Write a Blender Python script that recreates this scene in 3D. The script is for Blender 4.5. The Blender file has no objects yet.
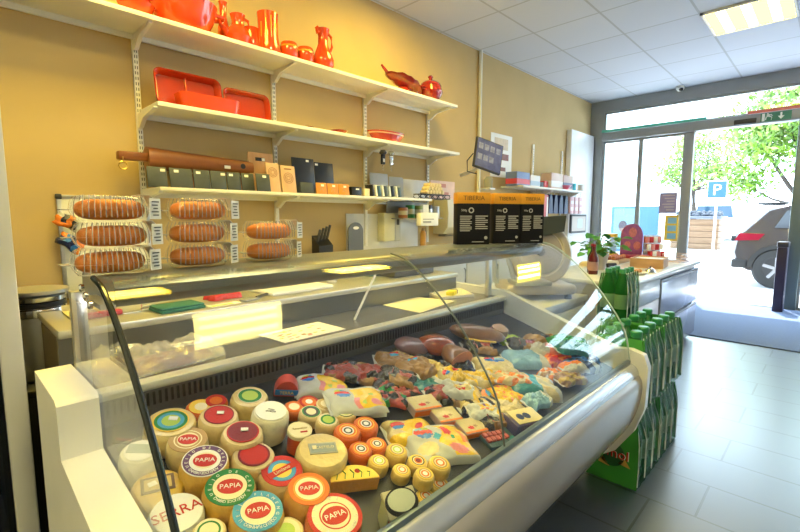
import bpy, bmesh, math, random
from mathutils import Vector, Matrix
random.seed(7)
S = bpy.context.scene
COL = S.collection
PI = math.pi

# ------------------------------------------------------------------ camera
EYE = Vector((0, 0, 1.25)); F = 445.0
PITCH = math.atan(49 / F)
PHI = math.atan2(435, F * math.cos(PITCH) + 49 * math.sin(PITCH))
FW = Vector((math.cos(PHI) * math.cos(PITCH), math.sin(PHI) * math.cos(PITCH), -math.sin(PITCH)))
RT = Vector((math.sin(PHI), -math.cos(PHI), 0)); UP = RT.cross(FW)
cd = bpy.data.cameras.new('camera'); cam = bpy.data.objects.new('camera', cd); COL.objects.link(cam)
cd.sensor_width = 36; cd.lens = 36 * F / 800; cd.clip_start = .02; cd.clip_end = 300
cam.matrix_world = Matrix(((RT.x, UP.x, -FW.x, EYE.x), (RT.y, UP.y, -FW.y, EYE.y), (RT.z, UP.z, -FW.z, EYE.z), (0, 0, 0, 1)))
S.camera = cam

# survey helpers: a sight line of the photograph met with a real surface of the shop
def ray(x, y): return FW * F + RT * (x - 400) + UP * (266 - y)
def onX(x, y, v): r = ray(x, y); return EYE + r * (v / r.x)
def onY(x, y, v): r = ray(x, y); return EYE + r * (v / r.y)
def onZ(x, y, v): r = ray(x, y); return EYE + r * ((v - 1.25) / r.z)
TILT = math.atan(.165 / .56)
DN = Vector((0, -math.sin(TILT), math.cos(TILT)))
D0 = Vector((0, 1.22, .735))
def onD(x, y, h=0):
    r = ray(x, y); t = (DN.dot(D0 + DN * h - EYE)) / DN.dot(r); return EYE + r * t

# ------------------------------------------------------------------ materials
MATS = {}
def mat(name, col, rough=.5, metal=0., var=.06, scale=8., bump=0., spec=.5, coat=0., emit=0.):
    if name in MATS: return MATS[name]
    m = bpy.data.materials.new(name); m.use_nodes = True; nt = m.node_tree; b = nt.nodes['Principled BSDF']
    b.inputs['Roughness'].default_value = rough; b.inputs['Metallic'].default_value = metal
    b.inputs['Specular IOR Level'].default_value = spec; b.inputs['Coat Weight'].default_value = coat
    tc = nt.nodes.new('ShaderNodeTexCoord'); nz = nt.nodes.new('ShaderNodeTexNoise')
    nz.inputs['Scale'].default_value = scale; nz.inputs['Detail'].default_value = 4
    nt.links.new(tc.outputs['Object'], nz.inputs['Vector'])
    mx = nt.nodes.new('ShaderNodeMix'); mx.data_type = 'RGBA'
    c = (*col, 1)
    mx.inputs[6].default_value = tuple(max(0, k * (1 - var)) for k in col) + (1,)
    mx.inputs[7].default_value = tuple(min(1, k * (1 + var)) for k in col) + (1,)
    nt.links.new(nz.outputs['Fac'], mx.inputs[0]); nt.links.new(mx.outputs[2], b.inputs['Base Color'])
    if bump:
        bp = nt.nodes.new('ShaderNodeBump'); bp.inputs['Strength'].default_value = bump; bp.inputs['Distance'].default_value = .01
        nt.links.new(nz.outputs['Fac'], bp.inputs['Height']); nt.links.new(bp.outputs['Normal'], b.inputs['Normal'])
    if emit:
        b.inputs['Emission Color'].default_value = c; b.inputs['Emission Strength'].default_value = emit
    MATS[name] = m; return m

def film(name, tint=(1, 1, 1), rough=.05, ior=1.45, gain=1., haze=0., hazecol=(.9, .9, .9), wrinkle=0.):
    """clear sheet: mostly see-through, fresnel gloss, optional milky share"""
    if name in MATS: return MATS[name]
    m = bpy.data.materials.new(name); m.use_nodes = True; nt = m.node_tree; nt.nodes.clear()
    o = nt.nodes.new('ShaderNodeOutputMaterial'); t = nt.nodes.new('ShaderNodeBsdfTransparent'); t.inputs[0].default_value = (*tint, 1)
    g = nt.nodes.new('ShaderNodeBsdfGlossy'); g.inputs['Roughness'].default_value = rough; g.inputs[0].default_value = (gain, gain, gain, 1)
    fr = nt.nodes.new('ShaderNodeFresnel'); ge = nt.nodes.new('ShaderNodeNewGeometry'); mi = nt.nodes.new('ShaderNodeMix')
    mi.inputs[2].default_value = ior; mi.inputs[3].default_value = 1 / ior     # same gloss from both sides of a thin sheet
    nt.links.new(ge.outputs['Backfacing'], mi.inputs[0]); nt.links.new(mi.outputs[0], fr.inputs[0])
    mx = nt.nodes.new('ShaderNodeMixShader'); nt.links.new(fr.outputs[0], mx.inputs[0])
    nt.links.new(t.outputs[0], mx.inputs[1]); nt.links.new(g.outputs[0], mx.inputs[2]); last = mx
    if wrinkle:
        nz = nt.nodes.new('ShaderNodeTexNoise'); nz.inputs['Scale'].default_value = 60; bp = nt.nodes.new('ShaderNodeBump')
        bp.inputs['Strength'].default_value = wrinkle; bp.inputs['Distance'].default_value = .01
        nt.links.new(nz.outputs['Fac'], bp.inputs['Height']); nt.links.new(bp.outputs[0], g.inputs['Normal']); nt.links.new(bp.outputs[0], fr.inputs['Normal'])
    if haze:
        d = nt.nodes.new('ShaderNodeBsdfDiffuse'); d.inputs[0].default_value = (*hazecol, 1)
        m2 = nt.nodes.new('ShaderNodeMixShader'); m2.inputs[0].default_value = haze
        nt.links.new(mx.outputs[0], m2.inputs[1]); nt.links.new(d.outputs[0], m2.inputs[2]); last = m2
    nt.links.new(last.outputs[0], o.inputs[0]); MATS[name] = m; return m

def lampmat(name, col, strength):
    m = bpy.data.materials.new(name); m.use_nodes = True; nt = m.node_tree; nt.nodes.clear()
    o = nt.nodes.new('ShaderNodeOutputMaterial'); e = nt.nodes.new('ShaderNodeEmission')
    e.inputs[0].default_value = (*col, 1); e.inputs[1].default_value = strength
    nt.links.new(e.outputs[0], o.inputs[0]); MATS[name] = m; return m

def brickmat(name, c1, c2, cm, bw, rh, off, mort, rough, rot=0, loc=(0, 0, 0), spec=.5, noise=.0, bump=.15):
    m = bpy.data.materials.new(name); m.use_nodes = True; nt = m.node_tree; b = nt.nodes['Principled BSDF']
    tc = nt.nodes.new('ShaderNodeTexCoord'); mp = nt.nodes.new('ShaderNodeMapping'); br = nt.nodes.new('ShaderNodeTexBrick')
    mp.inputs['Location'].default_value = loc; mp.inputs['Rotation'].default_value = (0, 0, rot)
    nt.links.new(tc.outputs['Object'], mp.inputs[0]); nt.links.new(mp.outputs[0], br.inputs[0])
    br.offset = off; br.squash = 1
    br.inputs['Color1'].default_value = (*c1, 1); br.inputs['Color2'].default_value = (*c2, 1); br.inputs['Mortar'].default_value = (*cm, 1)
    br.inputs['Scale'].default_value = 1; br.inputs['Mortar Size'].default_value = mort; br.inputs['Mortar Smooth'].default_value = .1
    br.inputs['Brick Width'].default_value = bw; br.inputs['Row Height'].default_value = rh
    nt.links.new(br.outputs[0], b.inputs['Base Color']); b.inputs['Roughness'].default_value = rough; b.inputs['Specular IOR Level'].default_value = spec
    bp = nt.nodes.new('ShaderNodeBump'); bp.inputs['Strength'].default_value = bump; bp.inputs['Distance'].default_value = .002; bp.invert = True
    nt.links.new(br.outputs['Fac'], bp.inputs['Height']); nt.links.new(bp.outputs[0], b.inputs['Normal'])
    MATS[name] = m; return m

def woodmat(name, c1, c2, rough=.45, scale=(3, 30, 30)):
    m = bpy.data.materials.new(name); m.use_nodes = True; nt = m.node_tree; b = nt.nodes['Principled BSDF']
    tc = nt.nodes.new('ShaderNodeTexCoord'); mp = nt.nodes.new('ShaderNodeMapping'); mp.inputs['Scale'].default_value = scale
    nz = nt.nodes.new('ShaderNodeTexNoise'); nz.inputs['Scale'].default_value = 1.5; nz.inputs['Detail'].default_value = 6
    rp = nt.nodes.new('ShaderNodeValToRGB'); rp.color_ramp.elements[0].position = .3; rp.color_ramp.elements[1].position = .7
    rp.color_ramp.elements[0].color = (*c1, 1); rp.color_ramp.elements[1].color = (*c2, 1)
    nt.links.new(tc.outputs['Object'], mp.inputs[0]); nt.links.new(mp.outputs[0], nz.inputs['Vector']); nt.links.new(nz.outputs['Fac'], rp.inputs[0])
    nt.links.new(rp.outputs[0], b.inputs['Base Color']); b.inputs['Roughness'].default_value = rough
    MATS[name] = m; return m

white = mat('white_laminate', (.72, .71, .66), .35, var=.02)
shelfw = mat('shelf_enamel', (.78, .76, .70), .4, var=.02)
steelw = mat('painted_steel', (.62, .62, .60), .35, var=.03)
chrome = mat('chrome', (.75, .75, .75), .15, 1)
steel = mat('brushed_steel', (.56, .56, .54), .36, .8, scale=3)
alu = mat('aluminium', (.62, .63, .64), .32, .85)
black = mat('black_plastic', (.012, .012, .014), .35)
dark = mat('dark_grey', (.05, .05, .055), .5)
grey = mat('mid_grey', (.28, .28, .29), .5)
wallm = mat('ochre_plaster', (.55, .405, .195), .8, var=.10, scale=2.5, bump=.05, spec=.2)
red = mat('label_red', (.50, .015, .012), .45, spec=.3)
dred = mat('dark_red', (.20, .006, .012), .4, spec=.3)
cream = mat('label_cream', (.80, .70, .48), .5)
paper = mat('white_paper', (.80, .79, .76), .55, var=.03)
orange = mat('label_orange', (.72, .16, .012), .45, spec=.3)
yellow = mat('label_yellow', (.85, .58, .06), .4)
lime = mat('label_lime', (.40, .55, .08), .45)
green = mat('label_green', (.015, .20, .05), .45, spec=.3)
blue = mat('label_blue', (.04, .20, .55), .4)
sky = mat('label_sky', (.06, .33, .58), .45, spec=.3)
purple = mat('label_purple', (.14, .06, .17), .45, spec=.3)
kraft = mat('kraft_brown', (.42, .26, .11), .6)
navy = mat('navy', (.015, .025, .09), .4)
teal = mat('teal', (.03, .20, .20), .5)
pink = mat('pink', (.72, .25, .24), .4)
gold = mat('gold_print', (.50, .36, .10), .4)
terra = mat('orange_glaze', (.68, .065, .008), .12, var=.12, coat=.6)
terrad = mat('maroon_glaze', (.30, .02, .015), .12, var=.15, coat=.6)
clear = film('clear_plastic', (.97, .97, .97), .08, 1.4, 1, .05, wrinkle=.3)
glass = film('case_glass', (.965, .98, .975), .0, 1.28)
pane = film('window_glass', (.96, .98, .98), .0, 1.35)

# ------------------------------------------------------------------ mesh building
class MB:
    def __init__(s): s.v = []; s.f = []; s.m = []
    def add(s, vs, fs, m=0, T=None):
        n = len(s.v)
        s.v += [tuple(T @ Vector(v)) if T else tuple(v) for v in vs]
        s.f += [tuple(i + n for i in f) for f in fs]
        s.m += list(m) if isinstance(m, (list, tuple)) else [m] * len(fs)
        return s
    def box(s, c, d, bev=0, m=0, T=None, seg=2):
        bm = bmesh.new(); bmesh.ops.create_cube(bm, size=1)
        bmesh.ops.scale(bm, vec=d, verts=bm.verts)
        if bev: bmesh.ops.bevel(bm, geom=bm.edges[:], offset=min(bev, min(d) * .49), segments=seg, affect='EDGES', profile=.5)
        bmesh.ops.translate(bm, vec=c, verts=bm.verts)
        bm.verts.index_update(); vs = [v.co.copy() for v in bm.verts]; fs = [[v.index for v in f.verts] for f in bm.faces]; bm.free()
        return s.add(vs, fs, m, T)
    def lo(s, a, b, bev=0, m=0, T=None, seg=2):
        return s.box([(p + q) / 2 for p, q in zip(a, b)], [abs(q - p) for p, q in zip(a, b)], bev, m, T, seg)
    def lathe(s, prof, n=32, m=0, c=(0, 0, 0), sx=1, sy=1, T=None, wob=None, cap=True):
        vs = []; fs = []; ms = []
        k = len(prof)
        for i in range(n):
            a = 2 * PI * i / n
            for r, z in prof:
                w = wob(a, z) if wob else 1
                vs.append((c[0] + r * w * sx * math.cos(a), c[1] + r * w * sy * math.sin(a), c[2] + z))
        for i in range(n):
            j = (i + 1) % n
            for q in range(k - 1):
                fs.append((i * k + q, j * k + q, j * k + q + 1, i * k + q + 1)); ms.append(m[q] if isinstance(m, (list, tuple)) else m)
        closed = cap is False or tuple(prof[0]) == tuple(prof[-1])
        if prof[0][0] > 1e-6 and not closed: fs.append(tuple(i * k for i in range(n))[::-1]); ms.append(ms[0])
        if prof[-1][0] > 1e-6 and not closed: fs.append(tuple(i * k + k - 1 for i in range(n))); ms.append(ms[-1] if not isinstance(m, (list, tuple)) else m[-1])
        return s.add(vs, fs, ms, T)
    def tube(s, pts, r, n=8, m=0, T=None, cap=True):
        pts = [Vector(p) for p in pts]; vs = []; fs = []; N = len(pts)
        up = Vector((0, 0, 1))
        for i, p in enumerate(pts):
            d = (pts[min(i + 1, N - 1)] - pts[max(i - 1, 0)]).normalized()
            a = d.cross(up)
            if a.length < .05: a = d.cross(Vector((1, 0, 0)))
            a.normalize(); b = d.cross(a); rr = r[i] if isinstance(r, (list, tuple)) else r
            for k in range(n): vs.append(p + a * rr * math.cos(2 * PI * k / n) + b * rr * math.sin(2 * PI * k / n))
        for i in range(N - 1):
            for k in range(n):
                fs.append((i * n + k, i * n + (k + 1) % n, (i + 1) * n + (k + 1) % n, (i + 1) * n + k))
        if cap: fs.append(tuple(range(n))[::-1]); fs.append(tuple((N - 1) * n + k for k in range(n)))
        return s.add(vs, fs, m, T)
    def prism(s, poly, ax, a, b, m=0, T=None):
        def P(u, v, w): return {'x': (w, u, v), 'y': (u, w, v), 'z': (u, v, w)}[ax]
        n = len(poly); vs = [P(u, v, a) for u, v in poly] + [P(u, v, b) for u, v in poly]
        fs = [tuple(range(n))[::-1], tuple(range(n, 2 * n))] + [(i, (i + 1) % n, n + (i + 1) % n, n + i) for i in range(n)]
        return s.add(vs, fs, m, T)
    def strip(s, poly, ax, a, b, th, m=0, T=None):
        """thin sheet following an open 2-D profile, extruded along ax"""
        P2 = [Vector(p) for p in poly]; out = []
        for i, p in enumerate(P2):
            d = (P2[min(i + 1, len(P2) - 1)] - P2[max(i - 1, 0)]).normalized(); out.append(p + Vector((-d.y, d.x)) * th)
        def P(u, v, w): return {'x': (w, u, v), 'y': (u, w, v), 'z': (u, v, w)}[ax]
        n = len(P2); vs = []
        for w in (a, b):
            vs += [P(p.x, p.y, w) for p in P2] + [P(p.x, p.y, w) for p in out]
        fs = []
        for i in range(n - 1):
            fs += [(i, i + 1, 2 * n + i + 1, 2 * n + i), (n + i, 3 * n + i, 3 * n + i + 1, n + i + 1),
                   (i, n + i, n + i + 1, i + 1), (2 * n + i, 2 * n + i + 1, 3 * n + i + 1, 3 * n + i)]
        fs += [(0, 2 * n, 3 * n, n), (n - 1, 2 * n - 1, 4 * n - 1, 3 * n - 1)]
        return s.add(vs, fs, m, T)
    def grid(s, fn, nu, nv, mf=None, T=None):
        vs = [fn(i / nu, j / nv) for j in range(nv + 1) for i in range(nu + 1)]; fs = []; ms = []
        for j in range(nv):
            for i in range(nu):
                a = j * (nu + 1) + i; fs.append((a, a + 1, a + nu + 2, a + nu + 1)); ms.append(mf((i + .5) / nu, (j + .5) / nv) if mf else 0)
        return s.add(vs, fs, ms, T)
    def ball(s, c, r, n=16, k=10, m=0, T=None):
        pr = [(math.sin(PI * i / k), -math.cos(PI * i / k)) for i in range(k + 1)]
        r = (r, r, r) if not isinstance(r, (list, tuple)) else r
        return s.lathe([(a * r[0], b * r[2]) for a, b in pr], n, m, c, 1, r[1] / r[0], T)
    def build(s, name, mats, parent=None, ang=35, fix=True):
        me = bpy.data.meshes.new(name); me.from_pydata(s.v, [], s.f)
        for mm in (mats if isinstance(mats, (list, tuple)) else [mats]): me.materials.append(mm)
        me.polygons.foreach_set('material_index', s.m)
        if fix:
            bm = bmesh.new(); bm.from_mesh(me); bmesh.ops.remove_doubles(bm, verts=bm.verts, dist=1e-6)
            bmesh.ops.recalc_face_normals(bm, faces=bm.faces); bm.to_mesh(me); bm.free()
        me.polygons.foreach_set('use_smooth', [True] * len(me.polygons)); me.set_sharp_from_angle(angle=math.radians(ang)); me.update()
        o = bpy.data.objects.new(name, me); COL.objects.link(o)
        if parent: o.parent = parent
        return o

def tag(o, label, cat, group=None):
    o['label'] = label; o['category'] = cat
    if group: o['group'] = group
    return o
def struct(o): o['kind'] = 'structure'; return o
def thing(name, label, cat, loc=(0, 0, 0), rz=0, group=None, tilt=False, rot=None):
    o = bpy.data.objects.new(name, None); COL.objects.link(o); o.empty_display_size = .05
    R = Matrix.Rotation(rz, 4, 'Z')
    if tilt: R = Matrix.Rotation(TILT, 4, 'X') @ R
    if rot is not None: R = rot
    o.matrix_world = Matrix.Translation(loc) @ R
    return tag(o, label, cat, group)
def copytree(o, loc, R=None, label=None, group=None, parent=None):
    c = o.copy(); COL.objects.link(c)
    if parent is None:
        c.matrix_world = Matrix.Translation(loc) @ (R if R is not None else Matrix())
        if label: c['label'] = label
        if group: c['group'] = group
    else: c.parent = parent
    for ch in list(o.children): copytree(ch, loc, None, None, None, c)
    return c
def subtag(o, label): o['label'] = label; return o

TXT = {}
def textmesh(st, size, ext=.0004, align='CENTER'):
    cu = bpy.data.curves.new('t', 'FONT'); cu.body = st; cu.size = size; cu.extrude = ext; cu.align_x = align; cu.align_y = 'CENTER'; cu.resolution_u = 2
    ob = bpy.data.objects.new('t', cu); COL.objects.link(ob); bpy.context.view_layer.update()
    me = bpy.data.meshes.new_from_object(ob.evaluated_get(bpy.context.evaluated_depsgraph_get()))
    vs = [v.co.copy() for v in me.vertices]; fs = [tuple(p.vertices) for p in me.polygons]
    bpy.data.objects.remove(ob); bpy.data.curves.remove(cu); bpy.data.meshes.remove(me); return vs, fs
def text_into(mb, st, size, T, m=0, ext=.0004, align='CENTER'):
    key = (st, size, ext, align)
    if key not in TXT: TXT[key] = textmesh(st, size, ext, align)
    vs, fs = TXT[key]; mb.add(vs, fs, m, T); return mb
def ring_text(mb, st, r, size, z, a0, a1, m=0):
    n = len(st)
    for i, ch in enumerate(st):
        if ch == ' ': continue
        a = a0 + (a1 - a0) * i / max(1, n - 1)
        text_into(mb, ch, size, Matrix.Translation((r * math.cos(a), r * math.sin(a), z)) @ Matrix.Rotation(a - PI / 2, 4, 'Z'), m)
def Tm(x=0, y=0, z=0): return Matrix.Translation((x, y, z))
def Rz(a): return Matrix.Rotation(a, 4, 'Z')
def Rx(a): return Matrix.Rotation(a, 4, 'X')
def Ry(a): return Matrix.Rotation(a, 4, 'Y')
VR = -PI / 4     # heading whose x axis runs along the picture's right

# ------------------------------------------------------------------ the room
X0, X1, Y0, Y1, ZC = -2.3, 7.97, -2.8, 3.15, 3.19
floor_m = brickmat('slate_tiles', (.085, .105, .145), (.075, .095, .13), (.02, .023, .03), .6, .3, .29, .0055, .28, PI / 2, (.325, -.01, 0), 1.0, bump=.9)
ceil_m = brickmat('ceiling_tiles', (.62, .65, .72), (.60, .63, .705), (.45, .47, .50), .693, .68, 0, .011, .85, 0, (-.39, -.40, 0), .2, bump=.4)
fb = floor_m.node_tree.nodes['Principled BSDF']; fb.inputs['Coat Weight'].default_value = .8; fb.inputs['Coat Roughness'].default_value = .30; fb.inputs['Coat IOR'].default_value = 1.6
struct(MB().lo((X0, Y0, -.1), (X1 + .1, Y1, 0)).build('floor', floor_m))
struct(MB().lo((X0, Y0, ZC), (X1 + .1, Y1, ZC + .1)).build('ceiling', ceil_m))
struct(MB().lo((X0, Y1, 0), (X1 + .1, Y1 + .12, ZC)).build('wall_left', wallm))
off = mat('offwhite_paint', (.62, .64, .68), .8, spec=.2)
struct(MB().lo((X0, Y0 - .12, 0), (X1 + .1, Y0, ZC)).build('wall_right', off))
struct(MB().lo((X0 - .12, Y0 - .12, 0), (X0, Y1 + .12, ZC)).build('wall_back', off))
struct(MB().lo((X0, Y1 - .012, 0), (7.0, Y1, .1)).build('baseboard_left', grey))
# street wall: beams and posts
frame_m = mat('frame_grey', (.30, .32, .33), .4, .3)
fm = MB().lo((X1, Y0, 3.0), (X1 + .1, Y1, ZC)).lo((X1, 2.93, 0), (X1 + .1, Y1, 3.0)).lo((X1, Y0, 0), (X1 + .1, -2.5, 3.0))
struct(fm.build('wall_front', frame_m))
struct(MB().lo((X1 - .06, Y0, 2.52), (X1 + .12, 2.93, 2.66), .01).build('trim_1', frame_m))
struct(MB().lo((X1 - .01, 1.60, 0), (X1 + .09, 1.71, 2.52), .008).build('trim_2', frame_m))
struct(MB().lo((X1 - .05, .29, 0), (X1 + .09, .43, 2.52), .008).build('trim_3', mat('door_frame_teal', (.16, .21, .21), .4, .3)))
struct(MB().lo((X1 - .075, 1.45, 2.66), (X1 - .055, 2.93, 2.70)).build('trim_4', mat('mint_strip', (.10, .48, .36), .4)))
struct(MB().lo((X1 - .075, -1.0, 2.66), (X1 - .055, .98, 2.70)).build('trim_5', mat('coral_strip', (.75, .16, .12), .4)))
def window(name, y0, y1, z0, z1, fr=.03):
    m = MB().lo((X1 + .02, y0, z0), (X1 + .07, y0 + fr, z1)).lo((X1 + .02, y1 - fr, z0), (X1 + .07, y1, z1))
    m.lo((X1 + .02, y0 + fr, z0), (X1 + .07, y1 - fr, z0 + fr)).lo((X1 + .02, y0 + fr, z1 - fr), (X1 + .07, y1 - fr, z1))
    w = struct(m.build(name, frame_m))
    MB().lo((X1 + .04, y0 + fr, z0 + fr), (X1 + .048, y1 - fr, z1 - fr)).build('pane', pane, w); return w
window('window_1', 2.34, 2.93, 0, 2.52)
window('window_2', 1.71, 2.34, 0, 2.52)
window('window_3', -1.15, .29, 0, 2.52)
window('window_4', -2.5, -1.15, 0, 2.52)
window('window_5', .3, 2.93, 2.66, 3.0)
window('window_6', -2.5, .3, 2.66, 3.0)
# tall white leaf against the ochre wall
d1 = struct(MB().lo((7.02, 3.06, 0.0), (7.93, 3.14, 2.62), .006).build('door_1', mat('white_leaf', (.80, .80, .80), .35)))
MB().lo((7.10, 3.05, .95), (7.13, 3.06, 1.12), .003).build('door_handle', chrome, d1)
struct(MB().tube([(4.58, 3.125, 0), (4.58, 3.125, ZC)], .022, 12).build('trim_6', white))

# entrance mat
tag(MB().lo((5.45, -1.6, 0), (7.85, 1.62, .012), .004).build('entrance_mat', mat('mat_fibre', (.12, .17, .29), .85, var=.15, scale=60, bump=.2)),
    'wide flat grey-blue entrance mat on the floor inside the street door', 'mat')

# ceiling lamps
lamp_m = lampmat('lamp_yellow', (1, .74, .06), 5.0)
tube_m = lampmat('lamp_tube', (1, .90, .58), 13.0)
lamp_w = lampmat('lamp_cream', (1, .80, .24), 14.0); lamp_s = lampmat('lamp_amber', (1, .70, .04), 13.0); tube_s = lampmat('lamp_tube_amber', (1, .80, .20), 24.0)
frm_m = mat('lamp_frame', (.8, .78, .7), .4)
LPS = [(5.585, .735, 'square yellow-lit ceiling lamp near the street door'), (1.427, .735, 'square ceiling lamp over the cheese counter front'),
       (.735, 2.10, 'square ceiling lamp over the shelves by the cooler'), (2.815, 2.10, 'square ceiling lamp over the middle of the shelves'),
       (-1.345, -1.985, 'unseen square ceiling lamp behind the viewer, far corner of the shop'), (-1.345, .735, 'unseen square ceiling lamp behind the viewer, over the aisle')]  # last two lamps are unseen, set where the counter glass does not mirror them
for lx, ly, lab in LPS:
    t = thing('ceiling_lamp', lab, 'lamp', (lx, ly, ZC), 0, 'square ceiling lamps')
    m = MB(); a, b = .3465, .34
    for q in ((-a, -b, a, -b + .02), (-a, b - .02, a, b), (-a, -b, -a + .02, b), (a - .02, -b, a, b)): m.lo((q[0], q[1], -.022), (q[2], q[3], .0))
    m.build('frame', frm_m, t)
    MB().lo((-a + .02, -b + .02, -.012), (a - .02, b - .02, -.004)).build('diffuser', lamp_s if ly > 2 else (lamp_m if lx > 3 else lamp_w), t)
    for k in (-1, 0, 1):
        MB().lo((-.29, k * .19 - .035, -.018), (.29, k * .19 + .035, -.0125)).build('tube', tube_s if ly > 2 else tube_m, t)
# camera dome
t = thing('security_camera', 'small white ceiling camera with dark lens above the shop window', 'camera', onZ(680, 91, 3.12))
MB().lathe([(.0, .07), (.05, .07), (.055, .03), (.03, .0), (0, 0)], 20).build('housing', paper, t)
MB().ball((-.03, -.02, .015), .028).build('lens', black, t)
# exit sign and door sensor on the header
t = thing('exit_sign', 'green emergency exit sign with running figure and down arrow', 'sign', (X1 - .062, .67, 2.59))
es = mat('exit_green', (.03, .20, .12), .4); ep = mat('exit_white', (.8, .85, .8), .5)
MB().lo((-.012, -.16, -.055), (0, .16, .055)).build('panel', es, t)
m = MB()
for pts in ([(-.005, .03), (.02, .005), (.045, .0)], [(.02, .02), (-.01, -.0), (-.015, -.035)], [(.02, .02), (.05, -.01), (.045, -.04)], [(.01, .03), (.04, .03), (.055, .01)]):
    m.tube([(-.014, .09 - p[0], p[1]) for p in pts], .006, 6)
m.ball((-.014, .085, .042), .009); m.prism([(.115, -.05), (.145, -.05), (.145, .05), (.115, .05)], 'x', -.016, -.012); m.build('running_figure', ep, t); m = MB()
m.prism([(-.065, .045), (-.045, .045), (-.045, .0), (-.02, .0), (-.055, -.042), (-.09, .0), (-.065, .0)], 'x', -.016, -.012)
m.build('down_arrow', ep, t)
tag(MB().lo((X1 - .10, .87, 2.53), (X1 - .06, 1.12, 2.60), .01).build('door_sensor', black), 'dark motion sensor bar on the header left of the exit sign', 'sensor')
# notices on the glass
t = thing('window_notice', 'square mauve notice stuck high on the shop window', 'notice', onX(668, 203, X1))
MB().lo((-.004, -.12, -.16), (0, .12, .16)).build('sheet', mat('mauve', (.34, .28, .42), .6), t)
m = MB()
for k in range(6): m.lo((-.006, -.09, .11 - k * .045), (-.004, .08 - .03 * (k % 3), .125 - k * .045))
m.build('print', mat('mauve_pale', (.6, .5, .5), .6), t)
t = thing('window_notice', 'yellow-framed notice with blue squares below the mauve one', 'notice', onX(671, 228, X1))
MB().lo((-.004, -.09, -.2), (0, .09, .2)).build('sheet', yellow, t)
m = MB()
for k in range(3): m.lo((-.006, -.07, .07 - k * .12), (-.004, .05, .16 - k * .12))
m.build('print', mat('pale_blue', (.25, .5, .65), .5), t)
# dark bin by the door post
t = thing('door_bin', 'tall dark slim bin standing inside the door post', 'bin', (7.70, .455, 0))
MB().lo((-.12, -.055, 0), (.12, .055, .86), .015).build('body', mat('bin_dark', (.02, .015, .05), .5), t)
MB().lo((-.125, -.06, .86), (.125, .06, .93), .015).build('lid', mat('bin_lid', (.05, .05, .07), .4), t)

# ------------------------------------------------------------------ the street
struct(MB().lo((X1 + .1, -30, -.16), (60, 30, -.02)).build('pavement', mat('pale_paving', (.62, .62, .62), .8, scale=2)))
def wheel(par, c, r, w):
    m = MB(); T = Tm(*c) @ Ry(PI / 2)
    m.lathe([(r * .62, -w / 2), (r * .9, -w / 2), (r, -w / 3), (r, w / 3), (r * .9, w / 2), (r * .62, w / 2), (r * .62, -w / 2)], 32, 0, T=T)
    o = m.build('wheel', mat('tyre', (.02, .02, .02), .7), par)
    h = MB(); h.lathe([(r * .62, -w / 2.2), (r * .64, -w / 2), (r * .55, -w / 2.1), (r * .5, -w / 4), (.0, -w / 4)], 32, 0, T=T)
    for k in range(5):
        MB().box((0, 0, 0), (r * .15, r * .58, .03), .008, 0, T @ Rz(k * 2 * PI / 5 + .3) @ Tm(0, r * .3, -w / 2.4)).build('spoke', mat('spoke_alloy', (.30, .30, .32), .35, .5), o)
    h.build('rim', mat('alloy_rim', (.02, .02, .022), .5), o)
car = thing('car', 'dark grey estate car parked on the street outside the door', 'car', (11.1, -.75, -.02))
# profile along y (rear at +y)
side = [(2.0, .42), (2.06, .62), (2.02, .95), (1.93, 1.02), (1.62, 1.40), (1.35, 1.50), (.2, 1.54), (-.6, 1.44), (-1.25, 1.02), (-2.1, .85), (-2.25, .6), (-2.2, .3), (-1.9, .25), (1.85, .3)]
def carbody(inset, zlo):
    m = MB(); n = len(side); vs = []
    for sx, kk in ((-.9, 0), (-.86, 1), (.86, 1), (.9, 0)):
        for (y, z) in side:
            tuck = 0 if z < 1.0 else (z - 1.0) * .42
            vs.append((math.copysign(abs(sx) - tuck * 1.0, sx), y * (1 if kk else .985), z if kk else .62 + (z - .62) * .97))
    fs = [tuple(range(n))[::-1], tuple(range(3 * n, 4 * n))]
    for r in range(3):
        for i in range(n): fs.append((r * n + i, r * n + (i + 1) % n, (r + 1) * n + (i + 1) % n, (r + 1) * n + i))
    return m.add(vs, fs)
carbody(0, 0).build('body', mat('car_paint', (.045, .043, .052), .25, .3, coat=.8), car, 30)
dk = mat('car_glass', (.03, .035, .04), .08); wa = mat('arch', (.015, .015, .015), .6)
def sidex(z): return -(.905 - max(0, z - 1.0) * .42) + .005
m = MB(); w = [(1.50, 1.08), (1.36, 1.38), (.95, 1.45), (.75, 1.06)]
m.add([(sidex(z) - .012, y, z) for y, z in w], [(0, 1, 2, 3)]); w = [(.66, 1.06), (.86, 1.45), (-.1, 1.47), (-.15, 1.04)]
m.add([(sidex(z) - .012, y, z) for y, z in w], [(0, 1, 2, 3)]); w = [(-.25, 1.04), (-.2, 1.46), (-.55, 1.40), (-1.1, 1.02)]
m.add([(sidex(z) - .012, y, z) for y, z in w], [(0, 1, 2, 3)]); m.build('side_window', dk, car, fix=False)
m = MB()
for cy in (1.42, -1.35):
    vs = []; k = 18
    for i in range(k + 1):
        a = PI * i / k; vs += [(-.905, cy + .42 * math.cos(a), .36 + .42 * math.sin(a)), (-.905, cy + .35 * math.cos(a), .36 + .35 * math.sin(a)), (-.925, cy + .42 * math.cos(a), .36 + .42 * math.sin(a)), (-.925, cy + .35 * math.cos(a), .36 + .35 * math.sin(a))]
    for i in range(k): m.add([vs[4 * i + q] for q in range(4)] + [vs[4 * i + 4 + q] for q in range(4)], [(2, 3, 7, 6), (0, 4, 6, 2), (1, 3, 7, 5)][:3])
m.lo((-.92, -1.0, .28), (-.90, 1.0, .40))
m.lo((-.92, 1.84, .34), (-.5, 2.075, .50), .03)
m.build('cladding', wa, car)
for cy in (1.42, -1.35):
    wheel(car, (-.80, cy, .36), .36, .24); wheel(car, (.80, cy, .36), .36, .24)
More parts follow.
